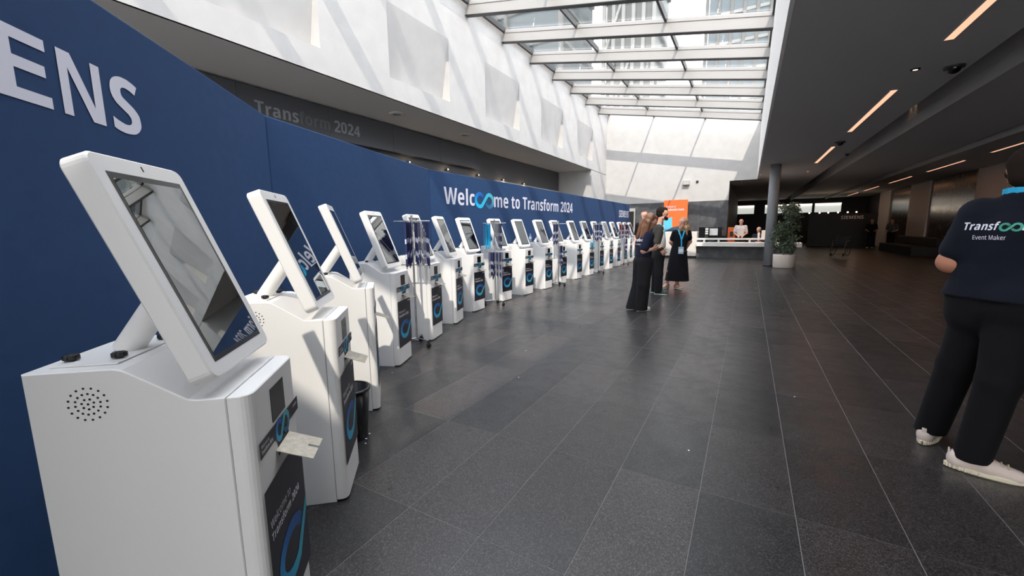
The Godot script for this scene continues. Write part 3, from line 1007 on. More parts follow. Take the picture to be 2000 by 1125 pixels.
func rack(base: Vector3, turn: float, label: String, tiers: Array, ends: float):
	var t := thing("lanyard_rack", label, "rack", base, turn)
	var st := mk()
	tube(st, [Vector3(0, 0.09, 0), Vector3(0, 1.62, 0)], 0.012, 10)
	obj("pole", st, M.chrome, t)
	for e in [[1.55, ends], [1.02, ends * 0.72]]:
		for d in [Vector3(1, 0, 0), Vector3(0, 0, 1)]:
			st = mk()
			tube(st, [d * -e[1] + Vector3(0, e[0], 0), d * e[1] + Vector3(0, e[0], 0)], 0.006, 8)
			obj("arm", st, M.chrome, t)
	for k in 3:
		var a := TAU * k / 3.0 + 0.4
		var d := Vector3(cos(a), 0, sin(a))
		st = mk()
		tube(st, [Vector3(0, 0.1, 0), d * 0.2 + Vector3(0, 0.085, 0)], 0.011, 8)
		var leg := obj("leg", st, M.chrome, t)
		st = mk()
		lathe(st, [[0.0, -0.012], [0.03, -0.012], [0.033, 0.0], [0.03, 0.012], [0.0, 0.012]], 14, Transform3D(Basis(Vector3(d.z, 0, -d.x), PI / 2) * Basis(), d * 0.2 + Vector3(0, 0.0335, 0)))
		obj("caster", st, M.black, leg)
		st = mk()
		box(st, Vector3(-0.012, 0.05, -0.012) + d * 0.2, Vector3(0.012, 0.09, 0.012) + d * 0.2, 0.003)
		obj("caster_fork", st, M.black, leg)
	for q in tiers:    # [kind, height, arm direction angle, from, to, count, length, label]
		for k in q[5]:
			var f: float = lerp(float(q[3]), float(q[4]), (k + 0.5) / q[5])
			var d := Vector3(cos(q[2]), 0, sin(q[2]))
			var p: Vector3 = base + Basis(Vector3.UP, turn) * (d * f + Vector3(0, q[1] - 0.006 - 0.004 * (k % 3), 0))
			lanyard(q[0], p, turn - q[2] + PI / 2 + rng.randf_range(-0.9, 0.9), q[6] + 0.02 * (k % 4), q[7], q[7])

func racks():
	# turn chosen so that arms run across the view
	var g := on_y(815, 675, 0.0)
	rack(g, 0.35, "chrome wheeled rack with navy lanyards beside the fifth kiosk", [["navy", 1.545, 0.0, 0.02, 0.21, 12, 0.46, "navy lanyard with white print on the rack beside the fifth kiosk"], ["navy", 1.545, PI, 0.0, 0.05, 2, 0.46, "navy lanyard with white print on the rack beside the fifth kiosk"], ["navy", 1.545, PI / 2, 0.03, 0.2, 8, 0.46, "navy lanyard with white print on the rack beside the fifth kiosk"]], 0.23)
	g = Vector3(-4.12, 0, -6.55)
	var n2 := "navy lanyard with white print on the rack that also holds cyan lanyards"
	rack(g, 0.2, "chrome wheeled rack with cyan and navy lanyards beside the eighth kiosk", [["cyan", 1.545, PI, 0.08, 0.22, 6, 0.42, "plain cyan lanyard hanging on the second rack"], ["navy", 1.545, 0.0, 0.02, 0.14, 7, 0.42, n2], ["navy", 1.015, 0.0, 0.02, 0.16, 9, 0.42, n2], ["navy", 1.015, PI / 2, 0.03, 0.15, 5, 0.42, n2], ["navy", 1.015, PI, 0.05, 0.12, 4, 0.42, n2]], 0.23)
	g = Vector3(-4.08, 0, -9.47)
	rack(g, 0.1, "chrome wheeled rack with two tiers of navy lanyards, third along the row", [["navy", 1.545, PI, 0.01, 0.13, 8, 0.44, "navy lanyard on the third rack along the row"], ["navy", 1.015, 0.0, 0.01, 0.1, 7, 0.42, "navy lanyard on the third rack along the row"]], 0.23)
	g = Vector3(-4.06, 0, -12.6)
	rack(g, 0.1, "chrome wheeled rack of navy lanyards, fourth along the row", [["navy", 1.545, PI, 0.01, 0.18, 9, 0.46, "navy lanyard on the fourth rack along the row"], ["navy", 1.545, 0.0, 0.0, 0.1, 3, 0.46, "navy lanyard on the fourth rack along the row"]], 0.23)
	g = Vector3(-4.08, 0, -15.75)
	rack(g, 0.1, "chrome wheeled rack of navy lanyards, last along the row", [["navy", 1.545, PI, 0.01, 0.2, 9, 0.46, "navy lanyard on the last rack along the row"], ["navy", 1.545, 0.0, 0.01, 0.18, 8, 0.46, "navy lanyard on the last rack along the row"], ["navy", 1.015, 0.0, 0.0, 0.12, 4, 0.46, "navy lanyard on the last rack along the row"]], 0.23)

func small_things():
	# cyan lanyards laid over a kiosk
	var k: Array = KIOSKS[12]
	var b := Basis(Vector3.UP, deg_to_rad(90.0 + k[2]))
	for i in 4:
		lanyard("cyan", Vector3(k[0], 0, k[1]) + b * Vector3(-0.14 + 0.085 * i, 1.02, 0.014), deg_to_rad(90.0 + k[2]), 0.13, "cyan lanyard hanging over the front edge of a kiosk", "cyan lanyards on a kiosk")
	# bins
	var bins := [[on_y(690, 853, 0.0), "black round waste bin between the second and third kiosk"], [Vector3(-4.3, 0, -5.45), "black round waste bin behind the sixth kiosk"]]
	for e in bins:
		var t := thing("waste_bin", e[1], "bin", e[0])
		var st := mk()
		lathe(st, [[0.0, 0.004], [0.095, 0.004], [0.1, 0.0], [0.128, 0.36], [0.122, 0.36], [0.095, 0.02], [0.0, 0.02]], 28)
		obj("tub", st, M.bin, t)
		st = mk()
		lathe(st, [[0.122, 0.352], [0.136, 0.352], [0.137, 0.366], [0.122, 0.368]], 28)
		obj("rim", st, M.bin, t)
	# water bottle on a kiosk
	k = KIOSKS[9]
	b = Basis(Vector3.UP, deg_to_rad(90.0 + k[2]))
	var bt := thing("water_bottle", "clear plastic water bottle standing on a kiosk top", "bottle", Vector3(k[0], 1.1075, k[1]) + b * Vector3(-0.12, 0, -0.44))
	var st := mk()
	lathe(st, [[0.0, 0.0], [0.03, 0.0], [0.032, 0.01], [0.032, 0.06], [0.029, 0.07], [0.032, 0.08], [0.032, 0.14], [0.013, 0.185], [0.013, 0.195]], 16)
	obj("bottle_body", st, M.bottle, bt)
	st = mk()
	lathe(st, [[0.0145, 0.19], [0.0145, 0.21], [0.0, 0.212]], 14)
	obj("cap", st, M.cap_blue, bt)
	st = mk()
	lathe(st, [[0.0326, 0.085], [0.0326, 0.13]], 16)
	obj("label_band", st, M.lan_white, bt)
	# scraps of paper on the floor
	var n := 0
	for p in [[712, 850], [722, 847], [715, 857], [714, 866], [704, 858], [1013, 737], [1027, 685], [1345, 880], [1552, 775], [880, 640], [766, 728]]:
		var q := on_y(p[0], p[1], 0.0)
		var pts := PackedVector2Array()
		for i in 6:
			var a := TAU * i / 6.0
			pts.append(Vector2(cos(a), sin(a)) * rng.randf_range(0.004, 0.009))
		st = mk()
		extrude(st, pts, 0.0, 0.0015, Transform3D(Basis(Vector3(1, 0, 0), -PI / 2), Vector3.ZERO))
		var o := obj("paper_scrap", st, M.scrap)
		o.position = q + Vector3(0, 0.0005, 0)
		tag(o, "tiny white paper scrap on the floor by the waste bin" if n < 5 else "single tiny white paper scrap lying on the open floor", "scrap", "paper scraps by the bin" if n < 5 else "paper scraps on the open floor")
		n += 1

# ------------------------------------------------------------------ ceiling fittings
func ceiling_lights():
	for r in [[1.865, [-3.6, -8.98, -14.4], "near"], [6.19, [-9.5, -14.9, -20.05, -25.3, -30.7, -35.7], "right"]]:
		var i := 0
		for z in r[1]:
			var near: bool = r[2] == "near"
			var lab := "long warm recessed strip light beside the skylight edge" if near else "long warm recessed strip light over the right wall"
			var t := thing("strip_light", lab, "light", Vector3(r[0], HC, z), 0.0, "strip lights by the skylight" if near else "strip lights by the right wall")
			obj("diffuser", bx(Vector3(-0.042, -0.012, 0), Vector3(0.042, -0.004, -3.3)), M.lamp, t)
			var st := mk()
			for s in [-1.0, 1.0]: box(st, Vector3(s * 0.047 - 0.005, -0.014, -3.31), Vector3(s * 0.047 + 0.005, -0.0005, 0.01))
			obj("frame", st, M.ceiling, t)
			var l := AreaLight3D.new()
			l.name = "glow"
			t.add_child(l)
			l.area_size = Vector2(0.084, 3.3)
			l.light_color = Color(1.0, 0.70, 0.48)
			l.light_energy = 0.08
			l.area_range = 40.0
			l.area_attenuation = 2.0
			l.shadow_enabled = true
			l.position = Vector3(0, -0.016, -1.65)
			l.rotation.x = -PI / 2
			i += 1
	# small downlights
	for e in [[1788, 135, HC, "small round downlight in the charcoal ceiling"], [1845, 178, HC + 0.55, "small round downlight inside the ceiling slot"], [1855, 183, HC + 0.55, "small round downlight inside the ceiling slot"], [0, -1.75, HC, "round downlight over the reception desk"], [0, 0.3, HC, "round downlight over the reception desk"], [0, 1.9, HC, "round downlight over the reception desk"]]:
		var p: Vector3 = on_y(e[0], e[1], e[2]) if e[0] > 0 else Vector3(e[1], HC, -20.3)
		if e[0] == 0 and p.x < XR: p = Vector3(-0.4, HC, ZF - 0.6)
		if e[2] > HC: p.x = clamp(p.x, 2.52, 2.82)
		var t := thing("downlight", e[3], "light", p, 0.0, "downlights over the desk" if e[0] == 0 else ("" if e[2] == HC else "downlights in the slot"))
		var st := mk()
		lathe(st, [[0.028, -0.012], [0.05, -0.012], [0.055, -0.0005]], 16)
		obj("ring", st, M.black, t)
		st = mk()
		lathe(st, [[0.0, -0.01], [0.028, -0.01], [0.028, -0.001]], 16)
		obj("lamp", st, M.spot, t)
		var l := SpotLight3D.new()
		l.name = "beam"
		t.add_child(l)
		l.position = Vector3(0, -0.03, 0)
		l.rotation.x = -PI / 2
		l.spot_angle = 35.0
		l.spot_range = 12.0
		l.spot_attenuation = 2.0
		l.light_color = Color(1.0, 0.85, 0.7)
		l.light_energy = 0.008 if e[0] > 0 else 1.4
		l.light_size = 0.03
		l.shadow_enabled = true
	# dome cameras and detectors
	for e in [[1864, 129, 0.085, "black security dome on the ceiling beside the wide slot"], [1641, 277, 0.085, "black security dome on the ceiling between two strip lights"], [1655, 300, 0.05, "small dark smoke detector on the charcoal ceiling"]]:
		var p := on_y(e[0], e[1], HC)
		var t := thing("dome_camera" if e[2] > 0.06 else "smoke_detector", e[3], "camera" if e[2] > 0.06 else "detector", p)
		var r: float = e[2]
		var st := mk()
		lathe(st, [[r * 1.25, -0.03], [r * 1.3, -0.0005]], 20)
		lathe(st, [[r * 0.8, -0.03], [r * 1.25, -0.03]], 20)
		obj("collar", st, M.dark_steel, t)
		st = mk()
		var pr := []
		for i in 7:
			var a := PI / 2 * i / 6.0
			pr.append([r * 0.9 * sin(a), -0.03 - r * 0.8 * cos(a)])
		lathe(st, pr, 18)
		obj("dome", st, M.black_gloss, t)
	# round vents in the soffit
	for e in [[775, 222], [908, 263]]:
		var p := on_y(e[0], e[1], HS)
		var t := thing("round_vent", "round white vent set in the soffit of the recess", "vent", p, 0.0, "round vents in the soffit")
		var st := mk()
		lathe(st, [[0.1, -0.02], [0.17, -0.02], [0.2, -0.0005]], 24)
		obj("collar", st, M.soffit, t)
		st = mk()
		lathe(st, [[0.0, -0.001], [0.1, -0.001], [0.1, -0.0005]], 20)
		obj("throat", st, M.soffit, t)

func recess_things():
	var x := XB + 0.17
	var zb := on_x(939, 320, x).z
	var yb := on_x(939, 332, x).y
	var t := thing("display_banner", "long dark lettered display panel hanging in the recess behind the blue wall", "sign", Vector3(0, 0, 0))
	var z := ZB - 0.3
	while z > zb + 0.01:
		var e: float = max(z - 1.95, zb)
		obj("panel", bx(Vector3(XB + 0.002, yb, z - 0.004), Vector3(x, HS - 0.03, e + 0.002), 0.003), M.led, t)
		z = e
	var b3 := Basis(Vector3(0, 0, -1), Vector3.UP, Vector3(1, 0, 0))
	var za := on_x(497, 205, x).z
	var zc := on_x(703, 258, x).z
	var y0 := on_x(703, 268, x).y
	var h := on_x(703, 247, x).y - y0
	var w := za - zc
	lettering(t, "dim_lettering", "Trans", M.led_dim, Transform3D(b3, Vector3(x + 0.003, y0, za)), w * 0.36, h * 1.0)
	lettering(t, "dim_lettering", "form", M.led_dark, Transform3D(b3, Vector3(x + 0.003, y0, za - w * 0.365)), w * 0.3, h * 1.03)
	lettering(t, "dim_lettering", "2024", M.led_dim, Transform3D(b3, Vector3(x + 0.003, y0, za - w * 0.71)), w * 0.29, h)
	# small spot lamps on the back wall
	for p in [[800.3, 316.6], [874.8, 330.9], [935, 341.9], [983.4, 351.3], [1023.4, 359.1]]:
		var q := on_x(p[0], p[1], XB + 0.1)
		var s := thing("spot_lamp", "tiny lit spot lamp on the dark recess wall above the blue partition", "light", q, 0.0, "tiny spot lamps in the recess")
		var st := mk()
		lathe(st, [[0.0, -0.03], [0.026, -0.03], [0.026, 0.03], [0.0, 0.03]], 10, Transform3D(Basis(Vector3(0, 0, 1), -PI / 2), Vector3(-0.03, 0, 0)))
		obj("housing", st, M.black, s)
		st = mk()
		tube(st, [Vector3(-0.1, 0, 0), Vector3(-0.06, 0, 0)], 0.01, 8)
		obj("bracket", st, M.black, s)
		st = mk()
		lathe(st, [[0.0, 0.0], [0.022, 0.0], [0.015, 0.012], [0.0, 0.016]], 10, Transform3D(Basis(Vector3(0, 0, 1), -PI / 2), Vector3(0.001, 0, 0)))
		obj("lamp", st, M.spot, s)
		var l := OmniLight3D.new()
		l.name = "glow"
		s.add_child(l)
		l.position = Vector3(0.05, 0, 0)
		l.light_color = Color(1.0, 0.88, 0.72)
		l.light_energy = 0.006
		l.light_size = 0.02
		l.omni_range = 20.0
		l.omni_attenuation = 2.0
		l.shadow_enabled = true
	var a := on_x(966, 354, XB + 0.05)
	var e := on_x(1078, 372.5, XB + 0.05)
	var tr := struct_node("trim_2", "pale ledge along the foot of the dark recess wall")
	obj("ledge", bx(Vector3(XB + 0.001, min(a.y, e.y) - 0.1, a.z), Vector3(XB + 0.1, min(a.y, e.y) + 0.05, ZE + 0.01), 0.01), M.trim, tr)

# ------------------------------------------------------------------ column, plant, desk, banner
func column_and_plant():
	var t := thing("round_column", "slim round grey steel column rising to the charcoal ceiling", "column", Vector3(0.70, 0, -17.36))
	var st := mk()
	lathe(st, [[0.0, 0], [0.165, 0], [0.165, HC], [0.0, HC]], 32)
	obj("shaft", st, M.col_grey, t)
	st = mk()
	lathe(st, [[0.166, 0.0], [0.175, 0.0], [0.175, 0.05], [0.166, 0.055]], 32)
	obj("base_ring", st, M.dark_steel, t)
	var p := thing("potted_tree", "leafy indoor tree in a large round pale planter beside the column", "plant", Vector3(1.13, 0, -16.84))
	st = mk()
	lathe(st, [[0.0, 0.0], [0.3, 0.0], [0.325, 0.03], [0.335, 0.42], [0.33, 0.46], [0.295, 0.46], [0.295, 0.38], [0.0, 0.38]], 40)
	obj("planter", st, M.pot, p)
	st = mk()
	lathe(st, [[0.294, 0.385], [0.2, 0.4], [0.0, 0.41]], 24)
	obj("soil", st, M.soil, p)
	st = mk()
	tube(st, [Vector3(-0.03, 0.39, 0), Vector3(-0.01, 0.9, 0.02), Vector3(0.03, 1.4, 0.0), Vector3(0.06, 1.85, 0.02), Vector3(0.07, 2.2, 0)], [0.024, 0.02, 0.017, 0.012, 0.005], 8)
	var br := []
	for i in 44:
		var y := rng.randf_range(0.62, 2.1)
		var a := rng.randf() * TAU
		var l: float = rng.randf_range(0.16, 0.37) * (1.0 - 0.35 * abs(y - 1.5))
		var s := Vector3(lerp(-0.02, 0.07, (y - 0.6) / 1.7), y, 0)
		var e := s + Vector3(cos(a) * l, rng.randf_range(0.02, 0.18), sin(a) * l)
		var g := e + Vector3(cos(a) * 0.1, -0.14, sin(a) * 0.1)
		tube(st, [s, e, g], [0.008, 0.006, 0.003], 5)
		br.append([s, e, g])
	obj("trunk", st, M.bark, p)
	st = mk()
	for i in 3400:
		var q: Array = br[rng.randi() % br.size()]
		var f := rng.randf()
		var c: Vector3 = (q[0] as Vector3).lerp(q[1], 0.3 + 0.7 * f) if rng.randf() < 0.55 else (q[1] as Vector3).lerp(q[2], f)
		c += Vector3(rng.randfn() * 0.05, rng.randfn() * 0.06 - 0.03, rng.randfn() * 0.05)
		var a := rng.randf() * TAU
		var d := Vector3(cos(a), rng.randf_range(-1.4, 0.1), sin(a)).normalized()
		var sd := d.cross(Vector3(rng.randfn(), rng.randfn(), rng.randfn())).normalized()
		var ln := rng.randf_range(0.07, 0.13)
		var nn := d.cross(sd) * 0.008
		var g := rng.randf()
		st.set_color(Color(0.05, 0.085, 0.042).lerp(Color(0.15, 0.20, 0.13), g))
		var m1 := c + d * ln * 0.5 + sd * ln * 0.2 + nn
		var m2 := c + d * ln * 0.5 - sd * ln * 0.2 + nn
		tri(st, c, m1, c + d * ln); tri(st, c, c + d * ln, m2)
	obj("foliage", st, M.leaf, p).set_meta("kind", "stuff")

const ZK := -20.35
func reception():
	var t := thing("reception_desk", "long pale reception desk with a tall stone end block and raised shelf", "desk")
	var xa := on_z(1297, 480, ZK).x
	var xb := on_z(1360, 480, ZK).x
	var xe := on_z(1566, 480, ZK).x
	var y_top := on_z(1345, 452.5, ZK).y
	var y_s0 := on_z(1430, 481.5, ZK).y
	var y_s1 := on_z(1430, 473.5, ZK).y
	var y_u := on_z(1430, 467.0, ZK).y
	obj("end_block", bx(Vector3(xa, 0.1, ZK), Vector3(xb, y_top, ZK - 0.75), 0.008), M.terrazzo, t)
	obj("end_plinth", bx(Vector3(xa + 0.02, 0, ZK - 0.03), Vector3(xb - 0.02, 0.1, ZK - 0.72)), M.black, t)
	obj("counter_slab", bx(Vector3(xb + 0.001, y_s0, ZK + 0.1), Vector3(xe, y_s1, ZK - 0.65), 0.008), M.counter, t)
	obj("front_panel", bx(Vector3(xb + 0.001, 0.0, ZK - 0.2), Vector3(xe - 0.25, y_s0 - 0.001, ZK - 0.55), 0.004), M.stone, t)
	var x2 := on_z(1522, 467, ZK).x
	obj("raised_shelf", bx(Vector3(xb + 0.001, y_u - 0.035, ZK - 0.05), Vector3(x2, y_u + 0.035, ZK - 0.35), 0.006), M.counter, t)
	for px in [1375, 1403, 1464, 1515]:
		var x := on_z(px, 470, ZK).x
		obj("shelf_post", bx(Vector3(x - 0.04, y_s1, ZK - 0.1), Vector3(x + 0.04, y_u - 0.036, ZK - 0.18), 0.004), M.counter, t)
	# things on the desk
	var yd := y_s1
	for e in [[1353, 1372, 444, "dark desktop monitor next to the stone end block of the desk", M.black_gloss], [1384, 1410, 444, "desktop monitor with a pale reflection painted on its screen behind the desk", M.black_gloss]]:
		var z := ZK - 0.5
		var a := on_z(e[0], 460, z)
		var b := on_z(e[1], 460, z)
		var yt := on_z(e[0], e[2], z).y
		if e[0] == 1353: a.x = xb + 0.03; b.x = a.x + 0.3
		var m := thing("desktop_monitor", e[3], "monitor", Vector3((a.x + b.x) / 2, yd + 0.001, z))
		var w: float = (b.x - a.x) / 2
		obj("panel", bx(Vector3(-w, 0.1, -0.02), Vector3(w, yt - yd, 0.02), 0.006), e[4], m)
		if e[0] != 1353: obj("screen", bx(Vector3(-w + 0.03, 0.3, 0.0202), Vector3(w * 0.35, yt - yd - 0.05, 0.022)), M.counter, m)  # pale rectangle paints the bright reflection on the dark panel
		obj("stand", bx(Vector3(-0.03, 0.01, -0.04), Vector3(0.03, 0.12, -0.021), 0.004), M.black, m)
		obj("foot", bx(Vector3(-0.12, 0, -0.12), Vector3(0.12, 0.012, 0.06), 0.004), M.black, m)
	var z := ZK - 0.3
	var a := on_z(1376, 460, z)
	var ph := thing("card_terminal", "upright black terminal with white keys between the two desk monitors", "terminal", Vector3(a.x + 0.08, yd + 0.001, ZK - 0.37))
	obj("housing", bx(Vector3(-0.08, 0, -0.05), Vector3(0.08, on_z(1378, 444, z).y - yd, 0.0), 0.008), M.black, ph)
	for i in 2:
		for j in 3:
			obj("key", bx(Vector3(-0.055 + i * 0.06, 0.35 + j * 0.1, 0.0005), Vector3(-0.005 + i * 0.06, 0.42 + j * 0.1, 0.008), 0.002), M.scrap, ph)
	a = on_z(1493, 455, z)
	var pc := thing("desktop_monitor", "pale grey desktop monitor seen from behind near the column", "monitor", Vector3(a.x + 0.1, yd + 0.001, ZK - 0.5))
	obj("panel", bx(Vector3(-0.2, 0.16, 0.0), Vector3(0.2, on_z(1493, 450, z).y - yd, 0.04), 0.006), M.counter, pc)
	obj("stand", bx(Vector3(-0.03, 0.0, -0.02), Vector3(0.03, 0.17, -0.001), 0.004), M.counter, pc)
	# orange cabinet behind the desk
	var oz := -21.7
	var o0 := on_z(1424.5, 450, oz)
	var o1 := on_z(1434, 444, oz)
	var oc := thing("orange_stand", "narrow orange stand with a black square behind the desk", "stand", Vector3((o0.x + o1.x) / 2, 0, oz))
	var ow: float = (o1.x - o0.x) / 2 + 0.06
	obj("cabinet", bx(Vector3(-ow, 0, -0.3), Vector3(ow, o1.y, 0), 0.008), M.orange, oc)
	obj("black_square", bx(Vector3(-ow * 0.4, o1.y - 0.42, 0.0005), Vector3(ow * 0.5, o1.y - 0.2, 0.006)), M.black, oc)
	# orange banner
	var bz := -21.55
	var p0 := on_z(1296, 420, bz)
	var p1 := on_z(1344, 389.5, bz)
	var bn := thing("upright_banner", "tall orange upright banner with a pale blue shape before the stone wall", "banner", Vector3(p0.x, 0, bz))
	var bw := p1.x - p0.x
	obj("sheet", bx(Vector3(0, 0.04, -0.03), Vector3(bw, p1.y, 0), 0.004), M.orange, bn)
	obj("foot", bx(Vector3(0.1, 0, -0.2), Vector3(bw - 0.1, 0.04, 0.15), 0.006), M.dark_steel, bn)
	var st := mk()
	var poly := []
	for p in [[1296, 430.5], [1312.5, 423.5], [1312.5, 444], [1296, 452.5]]:
		var q := on_z(p[0], p[1], bz)
		poly.append(Vector3(q.x - p0.x, q.y, 0.003))
	quad(st, poly[0], poly[1], poly[2], poly[3])
	obj("pale_blue_shape", st, M.sky_print, bn)
	st = mk()
	poly = []
	for p in [[1296, 453], [1312.5, 444.3], [1327, 441], [1327, 456], [1296, 456]]:
		var q := on_z(p[0], p[1], bz)
		poly.append(Vector3(q.x - p0.x, q.y, 0.003))
	tri(st, poly[0], poly[1], poly[2]); quad(st, poly[0], poly[2], poly[3], poly[4])
	obj("dark_shape", st, M.teal_print, bn)
	var l0 := on_z(1301, 406, bz)
	var l1 := on_z(1301, 412, bz)
	lettering(bn, "banner_lettering", "Welcome to", M.letter, Transform3D(Basis(), Vector3(bw * 0.1, l0.y, 0.003)), bw * 0.4, 0.11, false)
	lettering(bn, "banner_lettering", "Transformation Central", M.letter, Transform3D(Basis(), Vector3(bw * 0.1, l1.y, 0.003)), bw * 0.75, 0.11)
	# boxes on the far wall
	var s0 := on_z(1341, 357, ZF)
	var sp := thing("wall_speaker", "small grey box speaker mounted on the white far wall", "speaker", s0)
	obj("housing", bx(Vector3(-0.15, -0.12, 0.001), Vector3(0.15, 0.1, 0.18), 0.015), M.trim_light, sp)
	obj("grille", bx(Vector3(-0.12, -0.095, 0.1801), Vector3(0.12, 0.02, 0.185), 0.004), M.trim, sp)
	s0 = on_z(1362, 355, ZF)
	var dc := thing("wall_camera", "tiny dark camera dome mounted on the white far wall", "camera", s0)
	st = mk()
	lathe(st, [[0.06, 0.0], [0.06, 0.03], [0.045, 0.05], [0.0, 0.075]], 14, Transform3D(Basis(Vector3(1, 0, 0), PI / 2), Vector3(0, 0, 0.001)))
	obj("dome", st, M.dark_steel, dc)
	obj("bracket", bx(Vector3(-0.05, 0.05, 0.001), Vector3(0.05, 0.075, 0.06), 0.004), M.trim_light, dc)

func right_side_things():
	# black bench block by the right wall
	var a := on_x(1851, 470, XW - 0.2)
	var b := on_x(1772, 470, XW - 0.2)
	var t := thing("bench_block", "low black upholstered bench block along the right wall", "bench", Vector3(XW - 0.9, 0, a.z))
	obj("base", bx(Vector3(-0.45, 0, 0), Vector3(0.55, 0.42, b.z - a.z), 0.01), M.bench, t)
	obj("backrest", bx(Vector3(0.3, 0.421, 0), Vector3(0.55, 0.82, b.z - a.z), 0.03), M.bench, t)
	# black exhibition wall
	var ez := -34.5
	var e0 := on_z(1578, 440, ez)
	var e1 := on_z(1716, 416, ez)
	var w := thing("exhibit_wall", "low black exhibition wall with a row of small lights along its top", "partition", Vector3(e0.x, 0, ez))
	obj("panel", bx(Vector3(0, 0, -0.1), Vector3(e1.x - e0.x, e1.y, 0), 0.01), M.black, w)
	lettering(w, "glowing_lettering", "SIEMENS", M.letter_dim, Transform3D(Basis(), Vector3(on_z(1642, 430, ez).x - e0.x, on_z(1642, 428, ez).y, 0.004)), 1.15, 0.22, true)
	for px in [1581, 1601, 1618, 1637, 1656, 1673]:
		var q := on_z(px, 415.5, ez)
		var s := thing("track_lamp", "tiny lit lamp on top of the black exhibition wall", "light", Vector3(q.x, e1.y, ez - 0.05), 0.0, "lamps on the exhibition wall")
		var st := mk()
		lathe(st, [[0.0, 0.0], [0.03, 0.0], [0.03, 0.05], [0.0, 0.05]], 10)
		obj("base", st, M.black, s)
		st = mk()
		lathe(st, [[0.02, 0.0501], [0.055, 0.09], [0.03, 0.135], [0.0, 0.14]], 12)
		obj("bulb", st, M.spot, s)
		var l := OmniLight3D.new()
		l.name = "glow"
		s.add_child(l)
		l.position = Vector3(0, 0.2, 0.0)
		l.light_color = Color(1.0, 0.9, 0.78)
		l.light_energy = 0.012
		l.light_size = 0.05
		l.omni_range = 20.0
		l.omni_attenuation = 2.0
		l.shadow_enabled = true
	# wheelchair out on the dark floor
	var g := on_y(1640, 500, 0.0)
	var c := thing("wheelchair", "empty folding wheelchair standing out on the dark floor", "wheelchair", g, -0.5)
	for s in [-1.0, 1.0]:
		var st := mk()
		var ring := []
		for i in 25:
			var an := TAU * i / 24.0
			ring.append(Vector3(s * 0.28, 0.3 + sin(an) * 0.285, cos(an) * 0.285))
		tube(st, ring, 0.014, 6, false)
		for i in 6:
			var an := PI * i / 6.0
			tube(st, [Vector3(s * 0.28, 0.3 + sin(an) * 0.28, cos(an) * 0.28), Vector3(s * 0.28, 0.3 - sin(an) * 0.28, -cos(an) * 0.28)], 0.003, 4)
		obj("wheel", st, M.dark_steel, c)
		st = mk()
		tube(st, [Vector3(s * 0.24, 0.92, -0.32), Vector3(s * 0.24, 0.9, -0.22), Vector3(s * 0.24, 0.48, -0.18), Vector3(s * 0.24, 0.48, 0.25), Vector3(s * 0.22, 0.12, 0.42)], 0.012, 6)
		tube(st, [Vector3(s * 0.26, 0.7, -0.2), Vector3(s * 0.26, 0.7, 0.15), Vector3(s * 0.24, 0.48, 0.2)], 0.012, 6)
		obj("side_frame", st, M.chrome, c)
		st = mk()
		lathe(st, [[0.0, -0.012], [0.075, -0.012], [0.075, 0.012], [0.0, 0.012]], 14, Transform3D(Basis(Vector3(0, 0, 1), PI / 2), Vector3(s * 0.24, 0.078, 0.3)))
		obj("caster", st, M.black, c)
		obj("footrest", bx(Vector3(s * 0.05, 0.1, 0.4), Vector3(s * 0.22, 0.115, 0.56), 0.004), M.black, c)
	obj("seat", bx(Vector3(-0.235, 0.47, -0.18), Vector3(0.235, 0.5, 0.25), 0.01), M.black, c)
	obj("backrest", bx(Vector3(-0.235, 0.52, -0.215), Vector3(0.235, 0.9, -0.19), 0.008), M.black, c)

# ------------------------------------------------------------------ buildings outside, seen through the skylight
func building(called, label, x0: float, x1: float, z: float, depth: float, h: float, floors: float, bay: float, wall, slab, mull, braces := false):
	var t := thing(called, label, "building", Vector3(x0, 0, z))
	var w := x1 - x0
	obj("glazed_body", bx(Vector3(0.3, 0, -depth), Vector3(w - 0.3, h, -0.3)), wall, t)
	var y := floors
	while y < h + 0.1:
		obj("floor_slab", bx(Vector3(0, y - 0.45, -depth), Vector3(w, y, 0.0), 0.03), slab, t)
		y += floors
	var x := 0.0
	while x < w + 0.1:
		obj("upright", bx(Vector3(x - 0.22, 0, -0.3), Vector3(x + 0.22, h, 0.25), 0.03), mull, t)
		x += bay
	if braces:
		var k := 0
		y = floors
		while y < h - floors:
			var st := mk()
			var xa := bay * (k % 3)
			tube(st, [Vector3(xa, y, 0.1), Vector3(xa + bay, y + floors, 0.1)], 0.22, 6)
			obj("brace", st, mull, t)
			y += floors
			k += 1
func outside():
	var g1 := mat(col(44, 56, 60), 0.15)
	var g2 := mat(col(66, 67, 60), 0.3)
	var g3 := mat(col(74, 90, 98), 0.15)
	var wh := mat(col(140, 140, 137), 0.6)
	var gr := mat(col(86, 84, 80), 0.6)
	var x0 := on_z(1180, 50, -60.0).x
	var x1 := on_z(1277, 50, -60.0).x
	building("lattice_tower", "pale tower with white uprights and diagonal braces beyond the skylight", x0, x1, -60.0, 12.0, 75.0, 3.6, (x1 - x0) / 5.0, g2, gr, wh, true)
	x0 = on_z(1380, 50, -75.0).x
	x1 = on_z(1560, 50, -75.0).x
	building("balcony_tower", "glass tower with white balcony slabs beyond the skylight", x0, x1, -75.0, 14.0, 95.0, 4.2, (x1 - x0) / 7.0, g3, wh, gr)
	x0 = on_z(560, 50, -48.0).x
	x1 = on_z(1095, 50, -48.0).x
	building("dark_office_block", "dark teal glass office block close beyond the skylight", x0, x1, -48.0, 12.0, 44.0, 4.0, (x1 - x0) / 7.0, g1, gr, gr)

